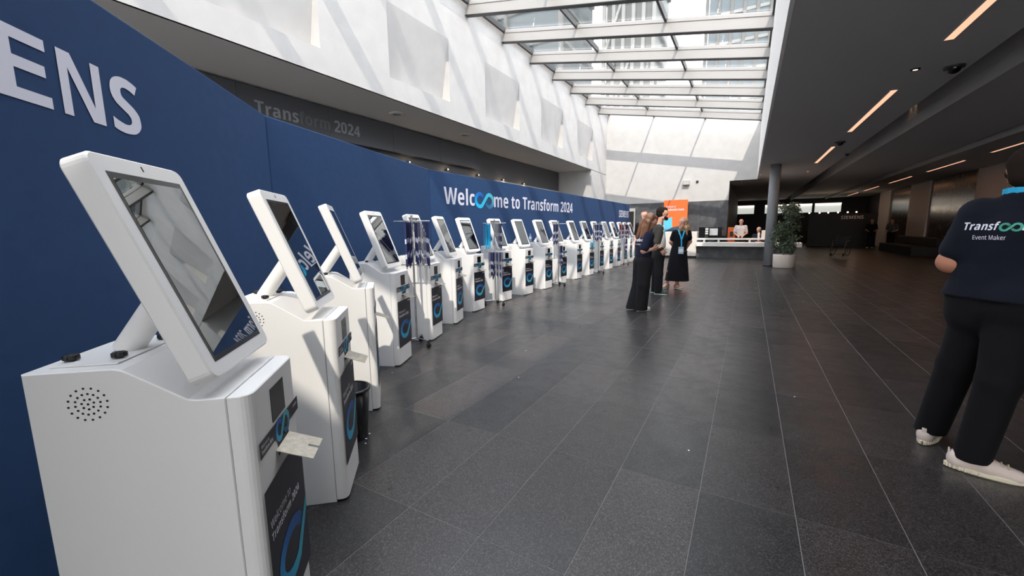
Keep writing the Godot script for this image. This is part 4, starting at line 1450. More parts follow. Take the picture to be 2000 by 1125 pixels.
# ------------------------------------------------------------------ people
func sdf(bones: Array, p: Vector3, k: float) -> float:
	var e := 1.0
	for b in bones:
		var ba: Vector3 = b[1] - b[0]
		var t: float = clampf((p - b[0]).dot(ba) / max(ba.length_squared(), 1e-9), 0.0, 1.0)
		var d: float = (p - b[0] - ba * t).length() - lerpf(b[2], b[3], t)
		var h: float = clampf(0.5 + 0.5 * (e - d) / k, 0.0, 1.0)
		e = lerpf(e, d, h) - k * h * (1.0 - h)
	return e
# a flat shape (triangles in x-y) laid onto a body: frame t faces +z outwards, marched inwards along -z
func lay_on(bones: Array, k: float, t: Transform3D, verts: PackedVector3Array, colors = null) -> SurfaceTool:
	var st := mk()
	for i in verts.size():
		var p := t * Vector3(verts[i].x, verts[i].y, 0.0)
		var d := -t.basis.z.normalized()
		p -= d * 0.35
		for n in 40:
			var s := sdf(bones, p, k) - 0.004
			if s < 0.0005: break
			p += d * s
		if colors != null: st.set_color(colors[i])
		st.add_vertex(p)
	return st
func flat_triangles(m: Mesh, t: Transform2D) -> PackedVector3Array:
	var out := PackedVector3Array()
	for s in m.get_surface_count():
		var a := m.surface_get_arrays(s)
		var v: PackedVector3Array = a[Mesh.ARRAY_VERTEX]
		var ix = a[Mesh.ARRAY_INDEX]
		if ix == null or ix.size() == 0:
			for p in v: 
				var q := t * Vector2(p.x, p.y)
				out.append(Vector3(q.x, q.y, 0))
		else:
			for i in ix:
				var q := t * Vector2(v[i].x, v[i].y)
				out.append(Vector3(q.x, q.y, 0))
	return out
func words_on(parent, called, words: String, bold: bool, italic: bool, x: float, y: float, w: float, h: float, bones: Array, k: float, t: Transform3D, m):
	var tm := text_mesh(words, bold, italic)
	var bb := tm.get_aabb()
	var s := Transform2D(Vector2(w / bb.size.x, 0), Vector2(0.12 * h / bb.size.y if italic else 0.0, h / bb.size.y), Vector2(x - bb.position.x * w / bb.size.x, y - bb.position.y * h / bb.size.y))
	obj(called, lay_on(bones, k, t, flat_triangles(tm, s)), m, parent)

func head_bones(c: Vector3, f: Vector3, u: Vector3, s: float, neck: Vector3) -> Array:
	f = f.normalized()
	var r := f.cross(u).normalized()
	u = r.cross(f).normalized()
	var o := []
	o.append([c + (u * 0.04 - f * 0.028) * s, c + (u * 0.042 + f * 0.02) * s, 0.083 * s, 0.08 * s])
	o.append([c + (f * 0.03 + u * 0.01) * s, c + (f * 0.036 - u * 0.055) * s, 0.066 * s, 0.05 * s])
	o.append([c + (f * 0.02 - u * 0.07 - r * 0.03) * s, c + (f * 0.06 - u * 0.092) * s, 0.03 * s, 0.022 * s])
	o.append([c + (f * 0.02 - u * 0.07 + r * 0.03) * s, c + (f * 0.06 - u * 0.092) * s, 0.03 * s, 0.022 * s])
	o.append([c + (f * 0.092 + u * 0.012) * s, c + (f * 0.112 - u * 0.028) * s, 0.009 * s, 0.014 * s, 0.012])
	for q in [-1.0, 1.0]:
		o.append([c + (f * 0.076 + u * 0.027 + r * q * 0.014) * s, c + (f * 0.066 + u * 0.026 + r * q * 0.046) * s, 0.018 * s, 0.015 * s, 0.015])
		o.append([c + (r * q * 0.08 + u * 0.012 - f * 0.005) * s, c + (r * q * 0.079 - u * 0.026 + f * 0.002) * s, 0.013 * s, 0.009 * s, 0.008])
	o.append([c + (f * 0.086 - u * 0.058 - r * 0.014) * s, c + (f * 0.086 - u * 0.058 + r * 0.014) * s, 0.011 * s, 0.011 * s, 0.01])
	o.append([c + (-u * 0.06 - f * 0.02) * s, neck, 0.054 * s, 0.058 * s])
	return o
func hand_bones(wr: Vector3, dir: Vector3, nrm: Vector3, sgn: float, curl: float) -> Array:
	# dir along the palm, nrm out of the back of the hand, thumb on side sgn
	dir = dir.normalized()
	var sd := dir.cross(nrm).normalized() * sgn
	nrm = sd.cross(dir).normalized() * sgn
	var o := []
	for q in [-0.026, -0.009, 0.009, 0.026]: o.append([wr + sd * q * 0.6, wr + dir * 0.08 + sd * q, 0.015, 0.013, 0.012])
	var ln := [0.034, 0.042, 0.045, 0.04]
	for i in 4:
		var q: float = -0.028 + 0.0187 * i
		var a := wr + dir * 0.085 + sd * q
		var d1 := (dir * cos(curl) - nrm * sin(curl)).normalized()
		var d2 := (dir * cos(curl * 2.2) - nrm * sin(curl * 2.2)).normalized()
		var b: Vector3 = a + d1 * ln[i]
		o.append([a, b, 0.0092, 0.0085, 0.004])
		o.append([b, b + d2 * ln[i] * 0.85, 0.0085, 0.0075, 0.004])
	var ta := wr + dir * 0.03 + sd * 0.03
	var tb := ta + (dir * 0.6 + sd * 0.7 - nrm * 0.3).normalized() * 0.04
	o.append([ta, tb, 0.012, 0.01, 0.006])
	o.append([tb, tb + (dir * 0.9 + sd * 0.2 - nrm * 0.3).normalized() * 0.032, 0.01, 0.0085, 0.004])
	return o

# j: joints in the world. c: colours and options
func figure(label: String, base: Vector3, j: Dictionary, c: Dictionary, group := "") -> Node3D:
	var t := thing("person", label, "person", Vector3.ZERO, 0.0, group)
	var F: Vector3 = c.face_body.normalized()
	var L := F.cross(Vector3.UP).normalized()
	var g: float = c.get("girth", 1.0)
	var cell: float = c.get("cell", 0.015)
	var k := 0.035
	var ch: Vector3 = (j.shl + j.shr) * 0.5
	var pv: Vector3 = (j.hipl + j.hipr) * 0.5
	var sp := (ch - pv).normalized()
	var s: float = c.get("head", 1.0)
	var wide: float = c.get("wide", 1.0)
	var tor := []
	tor.append([j.shl, j.shr, 0.062 * g, 0.062 * g])
	tor.append([j.neck - sp * 0.02, ch - sp * 0.05, 0.06 * g, 0.09 * g])
	for q in [-1.0, 1.0]:
		tor.append([ch - sp * 0.1 + L * q * 0.085 * wide, pv + sp * 0.14 + L * q * 0.06 * wide, 0.1 * g, 0.088 * g])
		tor.append([pv + sp * 0.14 + L * q * 0.06 * wide, pv + sp * 0.02 + L * q * 0.07 * wide, 0.088 * g, 0.1 * g])
	tor.append([ch - sp * 0.1 - F * 0.03, pv + sp * 0.1 - F * 0.015, 0.09 * g, 0.08 * g])
	if c.has("belly"): tor.append([ch - sp * 0.22 + F * 0.04, pv + sp * 0.05 + F * 0.05, 0.13 * g, 0.15 * g])
	# skin: one continuous body under the clothes
	var sk := []
	for b in tor: sk.append([b[0], b[1], b[2] - 0.014, b[3] - 0.014])
	for q in ["l", "r"]:
		sk.append([j["sh" + q], j["el" + q], 0.048 * g, 0.042 * g])
		sk.append([j["el" + q], j["wr" + q], 0.042 * g, 0.028])
		sk.append([j["hip" + q], j["kn" + q], 0.075 * g, 0.055])
		sk.append([j["kn" + q], j["an" + q], 0.054, 0.036])
		sk.append([j["an" + q], j["an" + q] + (F * 0.06 - Vector3(0, 0.02, 0)), 0.034, 0.028])
	sk.append([j.neck, j.neck + (j.head - j.neck) * 0.4, 0.06, 0.055])
	var hb := head_bones(j.head, c.face_head, c.get("head_up", Vector3.UP), s, j.neck)
	var hc: float = c.get("head_cell", 0.007)
	var body := obj("body", body_mesh(sk, cell, k), c.skin, t)
	obj("head", body_mesh(hb, hc, 0.022), c.skin, t)
	if c.get("hands", true):
		for q in ["l", "r"]:
			var d: Vector3 = (j["wr" + q] - j["el" + q]).normalized()
			var hd: Vector3 = c.get("hand_dir_" + q, d)
			var nn: Vector3 = c.get("hand_nrm_" + q, Vector3.UP)
			obj("hand", body_mesh(hand_bones(j["wr" + q], hd, nn, 1.0 if q == "l" else -1.0, c.get("curl", 0.5)), 0.0045, 0.01), c.skin, t)
	# face
	var f: Vector3 = c.face_head.normalized()
	var r := f.cross(c.get("head_up", Vector3.UP)).normalized()
	var u := r.cross(f).normalized()
	for q in [-1.0, 1.0]:
		var st := mk()
		var e: Vector3 = j.head + (f * 0.082 + r * q * 0.031 + u * 0.004) * s
		lathe(st, [[0.0, -0.011], [0.009, -0.007], [0.012, 0.0], [0.009, 0.007], [0.0, 0.011]], 10, Transform3D(Basis(), e))
		obj("eye", st, M.eye, t)
		st = mk()
		tube(st, [e + (u * 0.022 - r * q * 0.014 + f * 0.006) * s, e + (u * 0.026 + f * 0.004) * s, e + (u * 0.02 + r * q * 0.016 - f * 0.004) * s], 0.0045, 6)
		obj("eyebrow", st, c.hair, t)
	# clothes
	var top := []
	for b in tor: top.append(b)
	var sl: float = c.get("sleeve", 0.75)
	var sr: float = c.get("sleeve_r", 0.062) * g
	for q in ["l", "r"]:
		var a: Vector3 = j["sh" + q]
		var e: Vector3 = j["el" + q]
		if sl <= 1.0: top.append([a, a.lerp(e, sl), sr * 1.08, sr])
		else:
			top.append([a, e, sr * 1.08, sr * 0.95])
			top.append([e, e.lerp(j["wr" + q], sl - 1.0), sr * 0.95, sr * 0.72])
	var tk := 0.03
	if c.has("long_top"):
		for q in [-1.0, 1.0]: top.append([pv + sp * 0.16 + L * q * 0.065 * wide, pv + sp * 0.0 + L * q * 0.085 * wide, 0.1 * g, 0.112 * g])
		top.append([j.hipl + sp * 0.03, j.hipr + sp * 0.03, 0.122 * g, 0.122 * g])
	obj(c.get("top_name", "t_shirt"), body_mesh(top, cell, tk, 0.0, pv.y + c.get("top_hem", 0.0)), c.top, t)
	if not c.has("skirt"):
		var bt := []
		var th: float = c.get("thigh", 0.1) * g
		var kn: float = c.get("knee", 0.075)
		var hm: float = c.get("hem", 0.07)
		bt.append([j.hipl, j.hipr, 0.108 * g, 0.108 * g])
		for q in [-1.0, 1.0]: bt.append([pv + L * q * 0.07 * wide + sp * 0.04, pv + L * q * 0.07 * wide - sp * 0.05, 0.104 * g, 0.1 * g])
		for q in ["l", "r"]:
			bt.append([j["hip" + q], j["kn" + q], th, kn])
			var fo := Vector3(j["an" + q].x, 0.02, j["an" + q].z)
			bt.append([j["kn" + q], fo, kn, hm])
		obj("trousers", body_mesh(bt, cell, 0.025, 0.0, c.get("hem_y", 0.05)), c.bottom, t)
	# shoes
	for q in ["l", "r"]:
		var a: Vector3 = j["an" + q]
		var d: Vector3 = c.get("toe_" + q, F).normalized()
		var h := Vector3(a.x, 0.045, a.z) - d * 0.05
		var ck: float = 1.18 if c.has("chunky") else 1.0
		var o := obj("shoe", body_mesh([[h + Vector3(0, 0.004, 0), h + d * 0.1 * ck + Vector3(0, 0.016, 0), 0.036 * ck, 0.043 * ck], [h + d * 0.1 * ck + Vector3(0, 0.01, 0), h + d * 0.195 * ck - Vector3(0, 0.006, 0), 0.043 * ck, 0.034 * ck], [h + Vector3(0, 0.032, 0), h + d * 0.06 + Vector3(0, 0.04, 0), 0.034 * ck, 0.036 * ck]], 0.007, 0.02, 0.0, 0.012), c.shoe, t)
		var so := mk()
		var pr := PackedVector2Array()
		for i in 24:
			var an := TAU * i / 24.0
			pr.append(Vector2(cos(an) * 0.136 * ck, sin(an) * (0.042 + 0.005 * cos(an)) * ck))
		var bs := Basis(d, d.cross(Vector3.UP) * -1.0, Vector3.UP)
		extrude(so, pr, 0.0, 0.036 if c.has("chunky") else 0.024, Transform3D(bs, Vector3(h.x, 0.0, h.z) + d * 0.098 * ck), 0.009)
		obj("sole", so, c.get("sole", M.sole), o)
		if c.has("chunky"):
			var sd := d.cross(Vector3.UP)
			for i in 4:
				var la := mk()
				var ctr: Vector3 = h + d * (0.1 + 0.022 * i) * ck + Vector3(0, 0.052 - 0.004 * i, 0) * ck
				tube(la, [ctr - sd * 0.03 - Vector3(0, 0.012, 0), ctr + Vector3(0, 0.006, 0), ctr + sd * 0.03 - Vector3(0, 0.012, 0)], 0.004, 6)
				obj("lace", la, c.get("sole", M.sole), o)
			var tb := mk()
			box(tb, Vector3(-0.012, 0, -0.004), Vector3(0.012, 0.03, 0.004), 0.003, Transform3D(Basis(sd, Vector3.UP, d), h - d * 0.036 + Vector3(0, 0.042, 0)))
			obj("heel_tab", tb, c.shoe, o)
			for i in 9:
				for sg in [-1.0, 1.0]:
					var rbx := mk()
					var an := PI * (0.55 + 0.45 * i / 8.0)
					var ep: Vector3 = Vector3(h.x, 0.017, h.z) + d * 0.098 * ck + d * cos(an) * 0.138 * ck + sd * sg * sin(an) * 0.04 * ck
					box(rbx, Vector3(-0.005, -0.012, -0.005), Vector3(0.005, 0.012, 0.005), 0.003, Transform3D(Basis(), ep))
					obj("sole_rib", rbx, c.get("sole", M.sole), o)
	t.set_meta("top_bones", null)
	t.remove_meta("top_bones")
	c["bones_top"] = top
	return t

func hair_cap(t: Node3D, j: Dictionary, c: Dictionary, strands: Array, extra := 0.0):
	# short hair as a cap over the skull, plus strands [a, b, ra, rb]
	var s: float = c.get("head", 1.0)
	var f: Vector3 = c.face_head.normalized()
	var r := f.cross(c.get("head_up", Vector3.UP)).normalized()
	var u := r.cross(f).normalized()
	var o := []
	o.append([j.head + (u * 0.062 - f * 0.035) * s, j.head + (u * 0.078 + f * 0.022) * s, (0.079 + extra) * s, (0.056 + extra) * s])
	o.append([j.head + (u * 0.0 - f * 0.05) * s, j.head + (u * 0.05 - f * 0.045) * s, (0.066 + extra) * s, (0.074 + extra) * s])
	for q in [-1.0, 1.0]: o.append([j.head + (u * 0.05 + r * q * 0.05 - f * 0.02) * s, j.head + (u * 0.012 + r * q * 0.062 - f * 0.03) * s, 0.036 * s, 0.026 * s])
	for b in strands: o.append(b)
	obj("hair", body_mesh(o, 0.007, 0.018), c.hair, t)

func ribbon_strap(t: Node3D, called: String, pts: Array, w: float, m, nrm: Vector3):
	var st := mk()
	for i in pts.size() - 1:
		var d: Vector3 = (pts[i + 1] - pts[i]).normalized()
		var s := d.cross(nrm).normalized() * w * 0.5
		var n := s.cross(d).normalized() * 0.0015
		quad(st, pts[i] - s + n, pts[i] + s + n, pts[i + 1] + s + n, pts[i + 1] - s + n)
		quad(st, pts[i] + s - n, pts[i] - s - n, pts[i + 1] - s - n, pts[i + 1] + s - n)
	return obj(called, st, m, t)

# an upright figure from few measures, for people far off
func upright(label: String, base: Vector3, F: Vector3, h: float, c: Dictionary, group := "") -> Node3D:
	F = F.normalized()
	var L := F.cross(Vector3.UP).normalized()
	var k := h / 1.75
	var j := {}
	j.head = base + Vector3(0, h - 0.125 * k, 0) + F * 0.03
	j.neck = base + Vector3(0, 1.46 * k, 0)
	for q in [["l", -1.0], ["r", 1.0]]:
		j["sh" + q[0]] = base + Vector3(0, 1.41 * k, 0) + L * q[1] * 0.18 * k
		j["el" + q[0]] = base + Vector3(0, 1.12 * k, 0) + L * q[1] * 0.25 * k - F * 0.03
		j["wr" + q[0]] = base + Vector3(0, 1.02 * k, 0) + L * q[1] * 0.12 * k + F * 0.22
		j["hip" + q[0]] = base + Vector3(0, 0.92 * k, 0) + L * q[1] * 0.09
		j["kn" + q[0]] = base + Vector3(0, 0.5 * k, 0) + L * q[1] * 0.1 + F * 0.02
		j["an" + q[0]] = base + Vector3(0, 0.09, 0) + L * q[1] * 0.11
	c.face_body = F
	if not c.has("face_head"): c.face_head = F
	c.cell = c.get("cell", 0.02)
	c.head_cell = 0.01
	var t := figure(label, base, j, c, group)
	if c.get("bald", false) == false: hair_cap(t, j, c, [])
	return t

func people():
	M.eye = mat(col(40, 32, 30), 0.3)
	M.sole = mat(col(224, 220, 212), 0.6)
	var skin := mat(col(205, 158, 136), 0.55)
	skin.subsurf_scatter_enabled = true
	skin.subsurf_scatter_strength = 0.1
	var skin2 := mat(col(208, 158, 136), 0.55)
	var tan_skin := mat(col(176, 120, 96), 0.55)
	var navy := cloth(col(30, 34, 54))
	var black := cloth(col(32, 32, 35))
	var black2 := cloth(col(24, 24, 29))
	var brown_hair := mat(col(112, 78, 58), 0.5)
	var blond := mat(col(178, 142, 104), 0.5)
	var dark_hair := mat(col(40, 32, 28), 0.85, 0.0, 0.2)
	var up := Vector3.UP
	# ---- woman with a phone
	var B := on_y(1247, 606, 0.0)
	var f := Vector3(B.x, 0, B.z).normalized()
	var r := f.cross(up)
	var P := func(px, py, w): return on_plane(px, py, B, w)
	var F := (r * 0.85 + f * 0.5).normalized()
	var L := F.cross(up)
	var j := {}
	j.head = P.call(1270, 434, 0.02)
	j.neck = P.call(1263, 452, 0.0)
	var sc: Vector3 = P.call(1258, 461, 0.0)
	j.shr = sc + L * 0.16
	j.shl = sc - L * 0.16 + F * 0.02
	j.elr = P.call(1257, 490, 0.2)
	j.wrr = P.call(1273, 487, 0.17)
	j.ell = P.call(1268, 489, -0.12)
	j.wrl = P.call(1279, 485, 0.0)
	var hc: Vector3 = P.call(1256, 512, 0.0)
	j.hipr = hc + L * 0.08
	j.hipl = hc - L * 0.08
	j.knr = P.call(1257, 556, 0.1)
	j.knl = P.call(1247, 555, -0.04)
	j.anr = P.call(1252, 597, 0.07); j.anr.y = 0.105
	j.anl = P.call(1234, 594, -0.02); j.anl.y = 0.105
	var c := {"skin": skin, "hair": brown_hair, "top": navy, "bottom": black, "shoe": M.sole, "face_body": F, "face_head": (r * 0.86 + f * 0.35 - up * 0.55), "head_up": (up * 0.8 + r * 0.5), "sleeve": 0.82, "sleeve_r": 0.07, "thigh": 0.115, "knee": 0.105, "hem": 0.105, "hem_y": 0.022, "girth": 1.08, "head": 1.0, "hand_dir_r": (F * 0.9 + up * 0.15), "hand_nrm_r": (L * 0.8 - up * 0.5), "hand_dir_l": (F * 0.9 + up * 0.1), "hand_nrm_l": (-up), "curl": 0.45}
	var t := figure("person with long brown hair looking down at a phone, navy t-shirt and wide black trousers", B, j, c)
	var st := []
	var cr: Vector3 = j.head
	for q in [[1256, 458, 1246, 474, 0.05], [1262, 456, 1252, 472, 0.09], [1252, 452, 1241, 468, 0.0], [1260, 450, 1250, 468, -0.06], [1266, 448, 1259, 466, 0.11]]:
		var m1: Vector3 = P.call(q[0] + 1.0, q[1] - 14.0, q[4])
		var m2: Vector3 = P.call(q[2] + 3.0, q[3] - 4.0, q[4])
		st.append([cr + up * 0.02 - c.face_head.normalized() * 0.06, m1, 0.05, 0.045, 0.01])
		st.append([m1, m2, 0.045, 0.016, 0.008])
	hair_cap(t, j, c, st, 0.01)
	var ph := thing("smartphone", "white phone held by the person with long brown hair", "phone", P.call(1282, 481.5, 0.1))
	var pst := mk()
	box(pst, Vector3(-0.036, -0.004, -0.075), Vector3(0.036, 0.004, 0.075), 0.003)
	var body := obj("case", pst, M.scrap, ph)
	ph.basis = Basis(L, F.cross(L).normalized() * -1.0, F).rotated(L, 0.5)
	pst = mk()
	box(pst, Vector3(-0.033, 0.0041, -0.07), Vector3(0.033, 0.0048, 0.07))
	obj("glass", pst, M.black_gloss, ph)
	var back := Transform3D(Basis(F.cross(up), up, -F), (j.shl + j.shr) * 0.5 - F * 0.25)
	words_on(t, "back_lettering", "Transform", true, false, -0.15, -0.09, 0.3, 0.05, c.bones_top, 0.03, back, M.letter)
	words_on(t, "back_lettering", "Event Maker", false, false, -0.08, -0.15, 0.16, 0.03, c.bones_top, 0.03, back, M.letter)
	# ---- tall bearded man
	B = on_y(1287, 574, 0.0)
	f = Vector3(B.x, 0, B.z).normalized()
	r = f.cross(up)
	F = (r * 0.97 + f * 0.2).normalized()
	L = F.cross(up)
	j = {}
	j.head = P.call(1294, 418.5, 0.0) if false else on_plane(1294, 418.5, B, 0.0)
	j.neck = on_plane(1287, 437, B, 0.0)
	sc = on_plane(1285, 446, B, 0.0)
	j.shr = sc + L * 0.19
	j.shl = sc - L * 0.19
	j.elr = on_plane(1281, 474, B, 0.26)
	j.wrr = on_plane(1291, 488, B, 0.24)
	j.ell = on_plane(1283, 474, B, -0.24)
	j.wrl = on_plane(1293, 486, B, -0.2)
	hc = on_plane(1286, 499, B, 0.0)
	j.hipr = hc + L * 0.09
	j.hipl = hc - L * 0.09
	j.knr = on_plane(1287, 535, B, 0.11)
	j.knl = on_plane(1281, 534, B, -0.1)
	j.anr = on_plane(1286, 567, B, 0.1); j.anr.y = 0.1
	j.anl = on_plane(1279, 562, B, -0.12); j.anl.y = 0.1
	var green := mat(col(38, 84, 76), 0.7)
	c = {"skin": skin, "hair": dark_hair, "top": cloth(col(52, 52, 48)), "top_name": "jacket", "bottom": black, "shoe": green, "face_body": F, "face_head": (r * 0.9 + f * 0.15 - up * 0.12), "sleeve": 1.85, "sleeve_r": 0.066, "thigh": 0.1, "knee": 0.085, "hem": 0.08, "girth": 1.05, "head": 1.04, "hand_nrm_r": L, "hand_nrm_l": -L, "toe_r": (r * 0.95 - f * 0.1), "toe_l": (r * 0.9 + f * 0.3)}
	t = figure("tall bearded person in a dark open jacket and green shoes with a teal lanyard", B, j, c)
	hair_cap(t, j, c, [], 0.012)
	var fh: Vector3 = c.face_head.normalized()
	obj("beard", body_mesh([[j.head + fh * 0.045 - up * 0.065 - L * 0.045, j.head + fh * 0.085 - up * 0.085, 0.03, 0.032], [j.head + fh * 0.045 - up * 0.065 + L * 0.045, j.head + fh * 0.085 - up * 0.085, 0.03, 0.032]], 0.007, 0.015), dark_hair, t)
	obj("white_shirt", body_mesh([[on_plane(1290, 447, B, 0.06), on_plane(1292, 478, B, 0.07), 0.085, 0.09], [on_plane(1290, 447, B, -0.06), on_plane(1292, 478, B, -0.06), 0.085, 0.09]], 0.014, 0.03), mat(col(206, 204, 200), 0.8), t)
	ribbon_strap(t, "lanyard_strap", [on_plane(1288, 436, B, 0.1), on_plane(1293, 441, B, 0.13), on_plane(1297.5, 452, B, 0.12), on_plane(1299.5, 470, B, 0.1), on_plane(1299, 484, B, 0.08)], 0.02, M.lan_cyan, L)
	# ---- woman in a long skirt
	B = on_y(1319, 564, 0.0)
	f = Vector3(B.x, 0, B.z).normalized()
	r = f.cross(up)
	F = (-f * 0.95 - r * 0.25).normalized()
	L = F.cross(up)
	j = {}
	j.head = on_plane(1334, 436.5, B, 0.02)
	j.neck = on_plane(1331, 449.5, B, 0.0)
	j.shr = on_plane(1318.5, 454.5, B, 0.0)
	j.shl = on_plane(1344, 454, B, 0.0)
	j.elr = on_plane(1310.5, 473, B, -0.06)
	j.ell = on_plane(1347.5, 472, B, -0.08)
	j.wrr = on_plane(1318, 487, B, -0.2)
	j.wrl = on_plane(1339, 487, B, -0.2)
	hc = on_plane(1326, 490, B, 0.0)
	j.hipr = hc + L * 0.08
	j.hipl = hc - L * 0.08
	j.knr = on_plane(1308, 530, B, 0.03)
	j.knl = on_plane(1323, 530, B, 0.0)
	j.anr = on_plane(1302, 559, B, 0.0); j.anr.y = 0.085
	j.anl = on_plane(1322, 559, B, 0.02); j.anl.y = 0.085
	c = {"skin": skin2, "hair": blond, "top": black2, "bottom": black2, "skirt": true, "shoe": mat(col(206, 176, 158), 0.6), "face_body": F, "face_head": (-f * 0.75 - r * 0.62 + up * 0.15), "sleeve": 0.62, "sleeve_r": 0.066, "girth": 0.97, "toe_r": (-r * 0.5 - f * 0.8), "toe_l": (r * 0.6 - f * 0.75), "head": 0.98}
	t = figure("person with long fair hair in a black top and long black skirt, hands behind back", B, j, c)
	st = []
	cr = j.head
	for q in [[1343, 444, 1346, 457, 0.03], [1345, 444, 1350, 458, -0.02], [1340, 446, 1342, 459, 0.08], [1329, 446, 1326.5, 457, 0.07], [1338, 450, 1346, 460, -0.06]]:
		var m1 := on_plane(q[0], q[1], B, q[4])
		var m2 := on_plane(q[2], q[3], B, q[4])
		st.append([cr + up * 0.04 - c.face_head.normalized() * 0.06, m1, 0.045, 0.035, 0.01])
		st.append([m1, m2, 0.035, 0.014, 0.008])
	hair_cap(t, j, c, st, 0.006)
	var sk := mk()
	var wb := on_plane(1326, 481, B, 0.0)
	var hb := on_plane(1322, 548, B, 0.0)
	var rows := []
	for i in 7:
		var q := i / 6.0
		var ctr := wb.lerp(hb, q)
		var rad: float = lerp(0.155, 0.262, pow(q, 0.8))
		var row := []
		for n in 32:
			var a := TAU * n / 32.0
			var fold := 1.0 + 0.035 * q * sin(a * 7.0)
			row.append(ctr + (r * cos(a) * rad + f * sin(a) * rad * 0.72) * fold)
		rows.append(row)
	sk.set_smooth_group(1)
	for i in 6:
		for n in 32:
			var m := (n + 1) % 32
			quad(sk, rows[i][n], rows[i][m], rows[i + 1][m], rows[i + 1][n])
	obj("skirt", sk, black2, t)
	ribbon_strap(t, "lanyard_strap", [on_plane(1325, 449, B, 0.1), on_plane(1329, 460, B, 0.15), on_plane(1331, 468, B, 0.16), on_plane(1331, 482, B, 0.17)], 0.028, M.lan_cyan, -f)
	ribbon_strap(t, "lanyard_strap", [on_plane(1337, 450, B, 0.1), on_plane(1334, 460, B, 0.15), on_plane(1331.3, 468, B, 0.162)], 0.028, M.lan_cyan, -f)
	var bc := on_plane(1330, 489, B, 0.21)
	pst = mk()
	box(pst, Vector3(-0.055, -0.08, -0.002), Vector3(0.055, 0.08, 0.002), 0.001, Transform3D(Basis(-f.cross(up) * -1.0, up, -f), bc))
	var bd := obj("badge", pst, mat(col(150, 186, 218), 0.4), t)
	pst = mk()
	box(pst, Vector3(-0.05, -0.045, 0.0021), Vector3(0.05, 0.03, 0.003), 0.0, Transform3D(Basis(r, up, -f), bc))
	obj("badge_card", pst, M.scrap, bd)
	# ---- person mostly hidden behind
	B = on_z(1259, 443, -11.3); B.y = 0
	t = upright("person with reddish hair mostly hidden behind the one with the phone", B, Vector3(-0.3, 0, 1), 1.86, {"skin": skin, "hair": mat(col(122, 62, 54), 0.6), "top": black2, "bottom": black2, "shoe": M.black})
	# ---- big man in the foreground
	B = on_y(1858, 893, 0.0)
	f = Vector3(B.x, 0, B.z).normalized()
	r = f.cross(up)
	F = (f * 0.93 + r * 0.36).normalized()
	L = F.cross(up)
	j = {}
	j.head = on_plane(2020, 342, B, 0.0)
	j.neck = on_plane(2000, 384, B, 0.02)
	j.shl = on_plane(1916, 420, B, 0.0)
	j.shr = on_plane(2078, 420, B, 0.04)
	j.ell = on_plane(1857, 512, B, -0.03)
	j.wrl = on_plane(1905, 535, B, -0.32)
	j.elr = on_plane(2118, 520, B, 0.0)
	j.wrr = on_plane(2060, 540, B, -0.3)
	j.hipl = on_plane(1922, 598, B, -0.06)
	j.hipr = on_plane(1988, 602, B, 0.04)
	j.knl = on_plane(1868, 712, B, -0.1)
	j.knr = on_plane(1950, 748, B, 0.12)
	j.anl = on_plane(1813, 836, B, -0.16)
	j.anr = on_plane(1895, 886, B, 0.14)
	j.anl.y = 0.12
	j.anr.y = 0.12
	var pale := mat(col(206, 190, 180), 0.75)
	c = {"skin": tan_skin, "hair": dark_hair, "top": cloth(col(18, 21, 33)), "bottom": cloth(col(13, 13, 16)), "shoe": pale, "sole": mat(col(214, 204, 180), 0.6), "face_body": F, "face_head": F, "girth": 1.42, "wide": 1.25, "belly": true, "long_top": true, "top_hem": 0.05, "hem_y": 0.075, "chunky": true, "sleeve": 0.72, "sleeve_r": 0.06, "thigh": 0.088, "knee": 0.09, "hem": 0.078, "cell": 0.011, "head": 1.12, "toe_l": (f * 0.95 + r * 0.15), "toe_r": (r * 0.95 + f * 0.1), "hand_nrm_l": up, "hand_nrm_r": up}
	t = figure("large person seen from behind in a lettered navy t-shirt and pale knit trainers", B, j, c)
	hair_cap(t, j, c, [])
	back = Transform3D(Basis(L, up, -F), (j.shl + j.shr) * 0.5 - F * 0.3)
	# lettering starts at 1878 px
	var o0 := on_plane(1858, 447, B, 0.2)
	var x0 := (o0 - back.origin).dot(L)
	var y0 := (on_plane(1940, 450, B, 0.2) - back.origin).y
	words_on(t, "back_lettering", "Transf", true, true, x0, y0, 0.145, 0.047, c.bones_top, 0.03, back, M.letter)
	words_on(t, "back_lettering", "rm", true, true, x0 + 0.232, y0, 0.075, 0.034, c.bones_top, 0.03, back, M.letter)
	words_on(t, "back_lettering", "Event Maker", false, false, x0 + 0.045, y0 - 0.052, 0.135, 0.026, c.bones_top, 0.03, back, M.letter)
	var rb := mk()
	ribbon(rb, Vector2(x0 + 0.19, y0 + 0.017), 0.04, 0.021, 0.011, Transform3D.IDENTITY, [Color(0.02, 0.2, 0.13), Color(0.03, 0.3, 0.2), Color(0.04, 0.36, 0.25), Color(0.04, 0.34, 0.24), Color(0.02, 0.22, 0.16)])
	var ra := rb.commit_to_arrays()
	obj("back_logo", lay_on(c.bones_top, 0.03, back, ra[Mesh.ARRAY_VERTEX], ra[Mesh.ARRAY_COLOR]), M.print, t)
	var ring := []
	for i in 13:
		var a := PI * 2.0 * i / 12.0
		ring.append(j.neck + L * cos(a) * 0.082 + F * sin(a) * 0.075 + up * (0.02 + 0.012 * -sin(a)))
	var nk := mk()
	for i in 12:
		quad(nk, ring[i] - up * 0.018, ring[i] + up * 0.018, ring[i + 1] + up * 0.018, ring[i + 1] - up * 0.018)
	obj("lanyard_strap", nk, M.lan_cyan, t)
	# ---- staff behind the desk
	B = on_z(1446, 460, -21.25); B.y = 0
	f = Vector3(B.x, 0, B.z).normalized()
